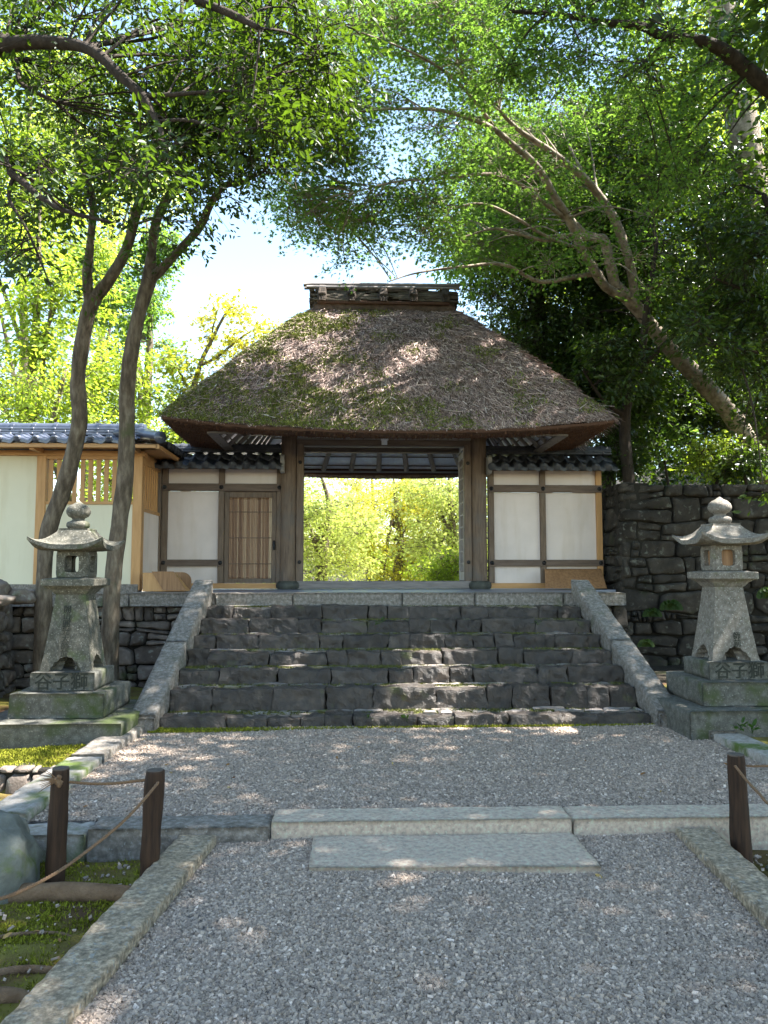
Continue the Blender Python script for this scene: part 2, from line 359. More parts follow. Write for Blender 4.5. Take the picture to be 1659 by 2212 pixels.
LEAF_FERN = leaf_mat('fern_leaf', [(0, (0.025, 0.055, 0.01)), (1, (0.045, 0.085, 0.015))], (0.1, 0.2, 0.025), .4, .5, .3)
LITTER = island_mat('dry_leaf', [(0, (.16, .07, .025)), (.5, (.28, .16, .06)), (1, (.42, .34, .12))], .8, .2)

# ------------------------------------------------------------------ setting: ground, terraces, path
def ground_height(x, y):
    z = np.full_like(x, -.07)
    s = lambda a, b, v: np.clip((v - a) / (b - a), 0, 1) ** 2 * (3 - 2 * np.clip((v - a) / (b - a), 0, 1))
    up = s(5.66, 5.74, y) * s(-1.8, -2.05, x)                       # moss bed of the near lantern
    z = z + up * .14
    z = z + s(3.0, 3.25, x) * s(4.2, 4.9, y) * .16
    z = np.where((y > 9.95) & ((x < 3.4) | ((y > 11.75) & (x < 4.15))), np.maximum(z, .9), z)                    # garden behind the platform
    hill = np.clip((x - 9) / 12, 0, 1) * 4.0 * s(15, 22, y) + s(4.25, 4.6, x) * 1.75 + s(15, 24, y) * s(5, 8, x) * 1.5
    z = np.where((y > 11.9), np.maximum(z, .9 + hill), z)
    lh = np.clip((-x - 9) / 25, 0, 1) * 3
    z = np.where(y > 11, z + lh, z)
    z = np.where(y > 30, z + (y - 30) * .02, z)
    return z
xs = np.concatenate([np.linspace(-400, -30, 12), np.linspace(-28, -6, 12), np.linspace(-5.5, 8, 136), np.linspace(9, 30, 12), np.linspace(40, 400, 10)])
ys = np.concatenate([np.linspace(-300, -10, 8), np.linspace(-8, 1, 8), np.linspace(1.2, 13, 150), np.linspace(13.5, 40, 28), np.linspace(50, 700, 14)])
gx, gy = np.meshgrid(xs, ys, indexing='ij'); gz = ground_height(gx, gy)
near = (np.abs(gx) < 9) & (gy < 13) & (gy > 0)
gz = gz - np.where(near & (gy < 9.5), .03, 0) + np.where(near, .02 * fbm(np.stack([gx, gy, gx * 0], -1).reshape(-1, 3), 2.2, 3).reshape(gx.shape), 0)
under = (gx > -1.75) & (gx < 2.95) & (gy < 9.6) & (gy > 4.3); gz = np.where(under, -.12, gz)
under = (gx > -.9) & (gx < 1.85) & (gy < 4.35) ; gz = np.where(under, -.12, gz)
under = (gx > -2.9) & (gx < 3.35) & (gy > 9.8) & (gy < 15.8); gz = np.where(under, .7, gz)
g = G(); g.grid(np.stack([gx, gy, gz], -1)); tag(g.build('ground', FOREST, smooth=True), kind='structure')
for nm, a, b, c, d in (('moss_bed', -5.4, -.72, 1.3, 9.5), ('soil_bed', 1.85, 7.9, 1.3, 9.5)):
    xq, yq = np.meshgrid(np.linspace(a, b, 110), np.linspace(c, d, 130), indexing='ij'); q = np.stack([xq, yq, xq * 0], -1).reshape(-1, 3)
    zq = ground_height(xq, yq) + (.02 * fbm(q, 2.2, 3) + .004).reshape(xq.shape)
    zq = np.where((xq > -1.82) & (xq < 2.97) & (yq > 4.35), -.13, zq)
    g = G(); g.grid(np.stack([xq, yq, zq], -1)); tag(g.build(nm, MOSSGROUND, smooth=True), kind='structure')
xq, yq = np.meshgrid(np.linspace(-9, 9, 40), np.linspace(15.65, 27, 30), indexing='ij')
g = G(); g.grid(np.stack([xq, yq, 1.0 + 0 * xq + np.where(xq > 4, (xq - 4) * .48 + 1.78, 0) * 0], -1)); tag(g.build('sand_garden', SAND), kind='structure')

PATH_L = lambda y: -.70 - (4.4 - y) * .105
PATH_R = lambda y: 1.79 - (4.4 - y) * .08
yy = np.linspace(-6, 4.30, 40); uu = np.linspace(0, 1, 30)
V = np.stack([PATH_L(yy)[:, None] * (1 - uu) + PATH_R(yy)[:, None] * uu, yy[:, None] + 0 * uu, .012 * vnoise(np.stack([(yy[:, None] + 0 * uu).ravel(), (0 * yy[:, None] + uu * 2.6).ravel(), np.zeros(len(yy) * len(uu))], -1), 1.6, 5).reshape(len(yy), -1) + .012], -1)
g = G(); g.grid(V); tag(g.build('gravel_path', GRAVELBED), kind='structure')
TZ = .092
yy = np.linspace(4.50, 7.05, 30); xx = np.linspace(-1.8, 2.98, 40)
gx, gy = np.meshgrid(xx, yy, indexing='ij')
g = G(); g.grid(np.stack([gx, gy, TZ - .026 + .006 * vnoise(np.stack([gx, gy, gx * 0], -1).reshape(-1, 3), 1.4, 8).reshape(gx.shape)], -1))
tag(g.build('gravel_terrace', GRAVELBED), kind='structure')

def chips(n, xf, yr, zf, size, seed, bias=1.0):
    """Angular stone chips scattered as one mesh."""
    r = np.random.default_rng(seed)
    y = yr[0] + (yr[1] - yr[0]) * r.random(n) ** bias; u = r.random(n)
    x0, x1 = xf(y); x = x0 + (x1 - x0) * u
    z = zf(x, y)
    base = np.array([[sx, sy, sz] for sx in (-1, 1) for sy in (-1, 1) for sz in (-1, 1)], float)
    V = base[None] * (1 + .45 * (r.random((n, 8, 3)) - .5) * 1.6)
    s = size * (.48 + 1.05 * r.random((n, 1, 1)) ** 1.9)
    asp = np.stack([.9 + .6 * r.random(n), .55 + .45 * r.random(n), .32 + .35 * r.random(n)], -1)
    V = V * asp[:, None] * s
    q = r.normal(size=(n, 4)) * np.array([1.6, .45, .45, 1.6]); q /= np.linalg.norm(q, axis=1, keepdims=True)
    w, a, b, c = q.T
    R = np.stack([1 - 2 * (b * b + c * c), 2 * (a * b - w * c), 2 * (a * c + w * b), 2 * (a * b + w * c), 1 - 2 * (a * a + c * c), 2 * (b * c - w * a), 2 * (a * c - w * b), 2 * (b * c + w * a), 1 - 2 * (a * a + b * b)], -1).reshape(n, 3, 3)
    V = np.einsum('nij,nkj->nki', R, V) + np.stack([x, y, z + s[:, 0, 0] * (.1 + .5 * r.random(n))], -1)[:, None]
    Fb = np.array([[0, 1, 3, 2], [4, 6, 7, 5], [0, 4, 5, 1], [2, 3, 7, 6], [0, 2, 6, 4], [1, 5, 7, 3]])
    return V.reshape(-1, 3), (np.arange(n)[:, None, None] * 8 + Fb[None]).reshape(-1, 4)
g = G()
g.add(*chips(185000, lambda y: (PATH_L(y), PATH_R(y)), (1.9, 4.31), lambda x, y: .016 + .008 * np.sin(x * 3 + y * 2),   .0058, 11, 1.1))
tag(g.build('path_gravel', GRAVEL), 'grey crushed stone gravel covering the lower path in front of the step slab', 'gravel', kind='stuff')
g = G()
g.add(*chips(185000, lambda y: (y * 0 - 1.8, y * 0 + 2.98), (4.52, 7.03), lambda x, y: TZ - .014 + .006 * np.sin(x * 2 + y * 3), .0060, 12))
tag(g.build('terrace_gravel', GRAVEL), 'grey crushed stone gravel covering the terrace below the stone steps', 'gravel', kind='stuff')

# moss carpet left of the path: thousands of tiny blades, one object
def blades(P0, h, w, seed, lean=.5, up=None):
    r = np.random.default_rng(seed); n = len(P0)
    d = r.normal(size=(n, 3)) * lean + (np.array([0, 0, 1.0]) if up is None else up); d = norm(d)
    sd = norm(np.cross(d, r.normal(size=(n, 3))))
    hh = h * (.5 + r.random((n, 1))); ww = w * (.6 + .8 * r.random((n, 1)))
    V = np.stack([P0 - sd * ww, P0 + sd * ww, P0 + d * hh + sd * ww * .25, P0 + d * hh - sd * ww * .25], 1)
    return V.reshape(-1, 3), np.arange(n * 4).reshape(-1, 4)
r = np.random.default_rng(3); n = 150000
x = -2.6 + 3.4 * r.random(n); y = 2.2 + 2.1 * r.random(n)
ok = x < PATH_L(y) - .25
x, y = x[ok], y[ok]; q = np.stack([x, y, x * 0], -1)
mk = fbm(q, 2.2, 21, 3) + .25 * r.normal(size=len(x)) > -.05
x, y = x[mk], y[mk]; q = np.stack([x, y, x * 0], -1)
z = ground_height(x, y) + .02 * fbm(q, 2.2, 3) + .012 * fbm(q, 9, 4)
g = G(); g.add(*blades(np.stack([x, y, z], -1), .016, .0035, 4, .8))
n = 40000; x = -4.3 + 2.45 * r.random(n); y = 5.72 + .9 * r.random(n); q = np.stack([x, y, x * 0], -1)
g.add(*blades(np.stack([x, y, ground_height(x, y) + .02 * fbm(q, 2.2, 3) + .004], -1), .014, .005, 5, .8))
n = 26000; x = 2.15 + 2.0 * r.random(n); y = 2.4 + 1.75 * r.random(n); q = np.stack([x, y, x * 0], -1); mk = fbm(q, 2.2, 31, 3) > .1
x, y, q = x[mk], y[mk], q[mk]
g.add(*blades(np.stack([x, y, ground_height(x, y) + .02 * fbm(q, 2.2, 3)], -1), .014, .004, 6, .8))
n = 9000; x = -1.75 + 4.6 * r.random(n) ** 1.5; y = 7.0 - .16 * r.random(n) * np.clip(1.2 - (x + 1.75) / 2.5, .2, 1)
g.add(*blades(np.stack([x, y, y * 0 + TZ - .006], -1), .014, .006, 8, .8))
tag(g.build('moss', MOSSBLADE), 'green moss carpet growing on the soil beside the kerbs', 'moss', kind='stuff')
# loose chips and seedlings on the moss
g = G(); g.add(*chips(260, lambda y: (PATH_L(y) - 1.1, PATH_L(y) - .2), (2.3, 4.2), lambda x, y: ground_height(x, y) + .022, .0065, 31))
g.add(*chips(200, lambda y: (PATH_R(y) + .28, PATH_R(y) + .8), (3.0, 4.2), lambda x, y: ground_height(x, y) + .018, .0065, 32))
tag(g.build('scattered_gravel', GRAVEL), 'loose gravel chips scattered over the moss beside the path', 'gravel', kind='stuff')

# ------------------------------------------------------------------ kerbs and slab
def kerb(label, x0, x1, y0, y1, z0, z1, seed, m=GRANITE, amp=.007, skew=None, group=None, name='kerb_stone', res=.028, r=.010):
    g = G(); cx, cy = (x0 + x1) / 2, (y0 + y1) / 2
    M = None
    if skew: M = lambda Q: Q + np.stack([(Q[:, 1] - skew[0]) * skew[1], Q[:, 0] * 0, Q[:, 0] * 0], -1)
    g.rough(x0, x1, y0, y1, z0, z1, amp, r, res, seed, M, 16.0)
    o = g.build(name, m, smooth=True, origin=(cx, cy, z0)); return tag(o, label, 'kerb stone', group)
kerb('long pitted granite kerb on the left edge of the lower path beside the moss', -.90, -.70, 1.2, 4.27, -.15, .070, 1, KERB, .005, (4.4, .105), res=.022, r=.006)
kerb('pitted granite kerb on the right edge of the lower path near the single rope post', 1.79, 1.985, 1.2, 4.27, -.15, .070, 2, KERB, .006, (4.4, .08), res=.024, r=.006)
kerb('longest pale granite kerb crossing the path behind the step slab', -.43, 1.215, 4.30, 4.535, -.08, .118, 3, GRANITE_LIGHT, .003, r=.006)
kerb('pale granite kerb crossing behind the right rope post', 1.222, 2.75, 4.30, 4.535, -.08, .116, 4, GRANITE_LIGHT, .004)
kerb('stained granite kerb crossing behind the left pair of rope posts', -1.40, -.437, 4.27, 4.49, -.10, .105, 5, GRANITE, .006)
kerb('short mossy granite kerb at the corner beside the boulder', -1.86, -1.408, 4.25, 4.46, -.12, .085, 6, GRANITE_MOSSY, .006)
kerb('mossy granite kerb on the left edge of the gravel terrace, nearer piece', -2.05, -1.80, 4.47, 5.78, -.10, .135, 7, GRANITE_MOSSY, .006)
kerb('pale granite kerb on the left edge of the gravel terrace, next to the steps', -2.03, -1.79, 5.79, 6.93, -.10, .15, 8, GRANITE, .005)
kerb('granite kerb on the right edge of the terrace, next to the steps', 2.96, 3.19, 6.35, 7.35, -.10, .16, 9, GRANITE, .006)
kerb('mossy granite kerb on the right edge of the terrace, behind the right rope post', 2.98, 3.21, 4.55, 6.33, -.10, .145, 10, GRANITE_MOSSY, .006)
g = G(); g.rough(-.205, 1.215, 3.82, 4.285, -.10, .048, .004, .010, .035, 12, lambda Q: Q + np.stack([(4.3 - Q[:, 1]) * -.04 * 0, (Q[:, 0] - .5) * -.03 * np.clip((4.3 - Q[:, 1]) / .5, 0, 1), 0 * Q[:, 0]], -1), 18)
tag(g.build('step_slab', GRANITE_LIGHT, smooth=True, origin=(.5, 4, -.1)), 'broad pale granite slab laid flat in the gravel before the cross kerb', 'paving slab')

# ------------------------------------------------------------------ stone walls
def clip_poly(poly, a, b, c):
    out = []
    n = len(poly)
    for i in range(n):
        p, q = poly[i], poly[(i + 1) % n]; dp = a * p[0] + b * p[1] - c; dq = a * q[0] + b * q[1] - c
        if dp <= 0: out.append(p)
        if dp * dq < 0:
            t = dp / (dp - dq); out.append((p[0] + t * (q[0] - p[0]), p[1] + t * (q[1] - p[1])))
    return out
def stones(g, w, h, M, rowh=.2, seed=0, depth=.09, gap=.012, asp=1.6, amp=.02):
    """Irregular fitted stones over a w x h rectangle; M maps (u, out, z) to the world."""
    r = np.random.default_rng(seed); cells = []
    wav = lambda u, k: .16 * rowh * (math.sin(u * 2.1 + k * 1.7 + seed) + .6 * math.sin(u * 5.3 + k * 2.9))
    z = 0.0; k = 0
    while z < h - .02:
        rh = rowh * (.5 + 1.05 * r.random())
        if h - z - rh < rowh * .45: rh = h - z
        z2 = min(z + rh, h); u = 0.0; sl = 0.0
        zl = lambda uu, zz, kk: min(max(zz + (wav(uu, kk) if 0 < zz < h - .001 else 0), 0), h)
        while u < w - .001:
            du = rh * asp * (.4 + 1.2 * r.random() ** 1.3)
            if w - u - du < rh * .4: du = w - u
            u2 = min(u + du, w); sl2 = 0 if u2 > w - .001 else (r.random() - .5) * rh * .5
            q = [(u - sl / 2, zl(u, z, k)), (u2 - sl2 / 2, zl(u2, z, k)), (u2 + sl2 / 2, zl(u2, z2, k + 1)), (u + sl / 2, zl(u, z2, k + 1))]
            L = lambda a, b, t: (a[0] + (b[0] - a[0]) * t, a[1] + (b[1] - a[1]) * t)
            t = .3 + .4 * r.random(); t2 = t + (r.random() - .5) * .3; pr = r.random()
            if pr < .25 and rh > rowh * .75:
                a, b = L(q[0], q[3], t), L(q[1], q[2], t2); cells += [[q[0], q[1], b, a], [a, b, q[2], q[3]]]
            elif pr < .40 and du > rh * .8:
                a, b = L(q[0], q[1], t), L(q[3], q[2], t2); cells.append([q[0], a, b, q[3]])
                c1, c2 = L(a, b, .5), L(q[1], q[2], .45); cells += [[a, q[1], c2, c1], [c1, c2, q[2], b]]
            else: cells.append(q)
            u = u2; sl = sl2
        z = z2; k += 1
    for i, q in enumerate(cells):
        q = [np.array(p) for p in q]; cc = sum(q) / 4; poly = []
        for a in range(4):
            p, pr, nx = q[a], q[a - 1], q[(a + 1) % 4]; f = .06 + .20 * r.random() ** 1.5; f2 = .06 + .20 * r.random() ** 1.5
            e = (cc - p) * .05 * r.random()
            poly += [tuple(p + (pr - p) * f + e), tuple(p + (nx - p) * f2 + e)]
        pts = []
        for p, q in zip(poly, poly[1:] + poly[:1]):
            L = math.hypot(q[0] - p[0], q[1] - p[1]); m = max(1, int(L / .055))
            for t in range(m): pts.append((p[0] + (q[0] - p[0]) * t / m, p[1] + (q[1] - p[1]) * t / m))
        pts = np.array(pts)
        if len(pts) < 5: continue
        ce = pts.mean(0); dv = pts - ce; dl = np.linalg.norm(dv, axis=1, keepdims=True)
        if dl.max() < .03: continue
        dd = depth * (.75 + .5 * r.random()); tl = (r.random(2) - .5) * .25
        rings = []
        for ins, o in ((gap * .4, -.05), (gap * .6, dd * .5), (gap * .9 + .004, dd * .86), (gap * 1.5 + .022, dd)):
            rings.append((ce + dv * np.maximum(.25, 1 - ins / np.maximum(dl, 1e-3)), o))
        for f in (.62, .30): rings.append((ce + dv * f * .9, dd * 1.03))
        V = []
        for pp, o in rings:
            oo = np.full(len(pp), o)
            if o > 0: oo = oo + ((pp - ce) * tl).sum(1) * min(1, o / dd)
            V.append(np.stack([pp[:, 0], oo, pp[:, 1]], -1))
        V = np.concatenate(V); N = len(pts)
        nz = fbm(V, 6, seed + i % 7, 4); V[:, 1] += amp * nz * (V[:, 1] > 0)
        V[:, 0] += .010 * vnoise(V, 9, seed + 3); V[:, 2] += .010 * vnoise(V, 9, seed + 4)
        nr = len(rings); a = np.arange(nr - 1)[:, None] * N; j = np.arange(N)[None]
        Q = np.stack([a + j, a + (j + 1) % N, a + N + (j + 1) % N, a + N + j], -1).reshape(-1, 4)
        cen = V[-N:].mean(0)
        T = [[(nr - 1) * N + k, (nr - 1) * N + (k + 1) % N, nr * N] for k in range(N)]
        Vw = M(np.concatenate([V, cen[None]]))
        n0 = g.n; g.add(Vw, Q); g.f.append((3, np.array(T) + n0))
def frame(o, u, out):
    o = np.array(o, float); u = norm(np.array(u, float)); w = norm(np.array(out, float))
    return lambda V: o + V[:, :1] * u + V[:, 1:2] * w + V[:, 2:3] * np.array([0, 0, 1.0])
def stone_wall(label, o, u, out, w, h, m, rowh, seed, thick=.5, lean=0.0, depth=.09, amp=.02, group=None, asp=1.6, name='stone_wall', toprow=0):
    base = frame(o, u, out)
    M = (lambda V: base(V * np.array([1, 1, 1]) + np.stack([0 * V[:, 0], -lean * V[:, 2], 0 * V[:, 0]], -1)))
    root = thing(name, label, 'stone wall', o, group)
    org = np.array(o, float)
    g = G(); stones(g, w, h, M, rowh, seed, depth, .013, asp, amp); 
    g.build('face_stones', m, root, smooth=True, origin=org)
    g = G(); g.box(.005, w - .005, -thick, .012, 0, h - .02, .01, M); g.build('wall_core', WALL_GAP, root, origin=org)
    return root

PZ = 1.20           # platform level
# left retaining wall under the plaster wall, with granite coping
stone_wall('low retaining wall of fitted grey stones under the left plaster wall, beside the steps', (-4.3, 9.62, -.05), (1, 0, 0), (0, -1, 0), 2.36, 1.10, WALL_STONE, .17, 5, .5, .06)
stone_wall('shaded low retaining wall with ferns between the steps and the tall wall', (3.02, 9.62, -.05), (1, 0, 0), (0, -1, 0), .46, 1.10, WALL_STONE_SHADE, .2, 6, .5, .06)
stone_wall('tall dark stone wall behind the right lantern', (4.10, 11.58, -.05), (1, -.12, 0), (-.12, -1, 0), 5.8, 2.86, WALL_STONE_SHADE, .235, 7, .7, .05, .12, .035)
stone_wall('low dark stone footing below the pine post at the right end of the gate wall', (3.42, 11.62, -.05), (1, 0, 0), (0, -1, 0), .70, 1.22, WALL_STONE_SHADE, .24, 17, .4, .03, .09, .03)
stone_wall('dark end face of the tall stone wall beside the white gate wall', (4.16, 12.7, 1.0), (0, -1, 0), (-1, 0, 0), 1.13, 1.85, WALL_STONE_SHADE, .22, 9, .35, .03, .08, .03)
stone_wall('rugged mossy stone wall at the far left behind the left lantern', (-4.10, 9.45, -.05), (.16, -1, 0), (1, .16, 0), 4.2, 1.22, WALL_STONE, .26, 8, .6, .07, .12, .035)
stone_wall('little mossy stone edging in front of the left lantern', (-4.6, 5.66, -.12), (1, 0, 0), (0, -1, 0), 2.54, .215, WALL_STONE, .11, 14, .2, .1, .05, .014)
def boulder(label, c, sx, sy, sz, seed, m=BOULDER, name='boulder', cat='boulder', group=None):
    th = np.linspace(0, np.pi, 22); ph = np.linspace(0, 2 * np.pi, 36, endpoint=False)
    d = np.stack([np.sin(th)[:, None] * np.cos(ph), np.sin(th)[:, None] * np.sin(ph), np.cos(th)[:, None] + 0 * ph], -1).reshape(-1, 3)
    dd = np.sign(d) * np.abs(d) ** .8
    V = dd * (1 + .22 * fbm(d, 1.5, seed, 3))[:, None] * np.array([sx, sy, sz])
    i = np.arange(21)[:, None] * 36; j = np.arange(36)[None]
    g = G(); g.add(V, np.stack([i + j, i + (j + 1) % 36, i + 36 + (j + 1) % 36, i + 36 + j], -1).reshape(-1, 4))
    return tag(g.build(name, m, smooth=True, loc=c), label, cat, group)
boulder('large smooth grey-green boulder at the left frame edge beside the rope posts', (-1.80, 4.0, .02), .27, .26, .26, 4)
boulder('jagged rock lying on top of the far left stone wall, highest one', (-4.0, 8.6, 1.27), .26, .3, .13, 7, WALL_STONE, 'rock', 'rock', 'loose rocks on the left wall')
boulder('flat rock on top of the far left stone wall, behind the trunk', (-3.72, 8.9, 1.19), .2, .25, .09, 9, WALL_STONE, 'rock', 'rock', 'loose rocks on the left wall')
boulder('thin slab of rock on the far left wall, nearest the lantern cap', (-3.75, 8.2, 1.17), .22, .25, .07, 11, WALL_STONE, 'rock', 'rock', 'loose rocks on the left wall')
boulder('flat half buried stone beside the right rope post', (2.32, 3.98, -.045), .17, .12, .035, 12, BOULDER, 'rock', 'rock')
boulder('flat pale stone in the soil in front of the right lantern', (3.62, 5.85, .10), .16, .12, .03, 13, BOULDER, 'rock', 'rock')

# ------------------------------------------------------------------ platform, steps
plat = thing('stone_platform', 'granite edged platform under the thatched gate at the top of the steps', 'platform', (.5, 9.5, 0))
def pbuild(g, name, m, parent, smooth=False): return g.build(name, m, parent, smooth=smooth, origin=np.array(parent.location))
g = G(); g.box(-2.9, 3.40, 9.70, 15.6, .6, PZ - .006, .006); g.box(3.40, 4.13, 11.75, 15.6, .6, PZ - .006, .006); pbuild(g, 'paving', PAVE, plat)
for i, (a, b) in enumerate([(-4.3, -2.70), (-2.695, -1.66), (-1.655, -.72), (-.715, .62), (.625, 1.52), (1.525, 2.62), (2.625, 3.42)]):
    g = G(); g.rough(a, b, 9.50, 9.86, PZ - .15, PZ + (.012 if i % 2 else .010), .004, .012, .05, 50 + i, None, 14); pbuild(g, 'edge_stone', GRANITE, plat, True)
g = G(); g.box(-4.3, -2.88, 9.8, 11.2, .5, PZ - .02); pbuild(g, 'fill', SOIL, plat)

stairs = thing('stone_steps', 'wide flight of rough dark stone steps with mossy treads leading to the gate', 'steps', (.5, 7, TZ))
RX = [(-1.70, 2.74)] * 7
r = np.random.default_rng(17)
for k in range(7):
    g = G(); gt = G()
    yf = 7.02 + .357 * k; zt = TZ + .008 + .1375 * (k + 1) - .006; x = -1.70; n = 0
    zb = TZ - .06 + .1375 * k
    if k == 0: zt -= .052
    if k == 1: zb -= .05
    while x < 2.74:
        w = .20 + .46 * r.random() ** 1.1; x2 = min(x + w, 2.74)
        if 2.74 - x2 < .16: x2 = 2.74
        dz = .010 * r.normal(); dy = .014 * r.normal(); sh = .05 * (r.random() - .5)
        M = lambda Q, sh=sh, cx=(x + x2) / 2: Q + np.stack([sh * (Q[:, 2] - zb), .10 * (Q[:, 2] - zb) + sh * .4 * (Q[:, 0] - cx), .10 * sh * (Q[:, 0] - cx)], -1)
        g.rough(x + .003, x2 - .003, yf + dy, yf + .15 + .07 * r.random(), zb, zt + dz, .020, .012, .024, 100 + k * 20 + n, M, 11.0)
        x = x2; n += 1
    for ya, yb in ((.165, .27), (.275, .41)):
        x = -1.70
        while x < 2.74:
            x2 = min(x + .14 + .34 * r.random(), 2.74)
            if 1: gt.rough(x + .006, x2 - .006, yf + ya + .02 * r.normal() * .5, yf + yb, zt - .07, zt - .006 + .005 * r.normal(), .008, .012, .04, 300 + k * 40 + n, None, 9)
            x = x2; n += 1
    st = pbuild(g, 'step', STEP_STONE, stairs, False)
    q = pbuild(gt, 'tread', TREAD_STONE_SHEEN, stairs, True); q.parent = st
    n = 10000; px = -1.68 + 4.4 * r.random(n); py = yf + .17 + .23 * r.random(n); pp = np.stack([px, py, px * 0 + k], -1)
    mk = fbm(pp, 2.6, 61, 3) + .25 * r.normal(size=n) > -.2
    gm = G(); gm.add(*blades(np.stack([px, py, px * 0 + zt - .010], -1)[mk], .013, .006, 70 + k, .8)); q = pbuild(gm, 'step_moss', STEP_MOSS, stairs); q.parent = st; q['kind'] = 'stuff'
# sloping granite side slabs, two lengths each
def stringer(x0, x1, seed):
    sl = (1.1 + .045) / (9.56 - 6.93)
    for a, b in ((6.90, 8.12), (8.125, 9.58)):
        g = G()
        M = lambda Q: np.stack([Q[:, 0], Q[:, 1], Q[:, 2] + TZ + .10 + (Q[:, 1] - 6.90) * sl * .985], -1)
        g.rough(x0, x1, a, b, -.22, .035, .004, .012, .045, seed, M, 15); pbuild(g, 'side_slab', GRANITE, stairs, True); seed += 1
    g = G(); g.rough(x0 + .004, x1 - .004, 6.87, 7.1, -.02, TZ + .112, .004, .012, .045, seed, None, 15); pbuild(g, 'side_slab', GRANITE, stairs, True)
    Q = np.array([[x0 + .03, 7.0, 0], [x0 + .03, 9.6, 0], [x0 + .03, 9.6, 1.1], [x0 + .03, 7.0, TZ]]); Q2 = Q.copy(); Q2[:, 0] = x1 - .03
    g = G(); g.add(np.concatenate([Q, Q2]), [[0, 1, 2, 3], [4, 5, 6, 7], [0, 1, 5, 4], [1, 2, 6, 5], [2, 3, 7, 6], [3, 0, 4, 7]]); pbuild(g, 'side_masonry', WALL_STONE_SHADE, stairs)
stringer(-1.925, -1.70, 400); stringer(2.745, 2.97, 410)

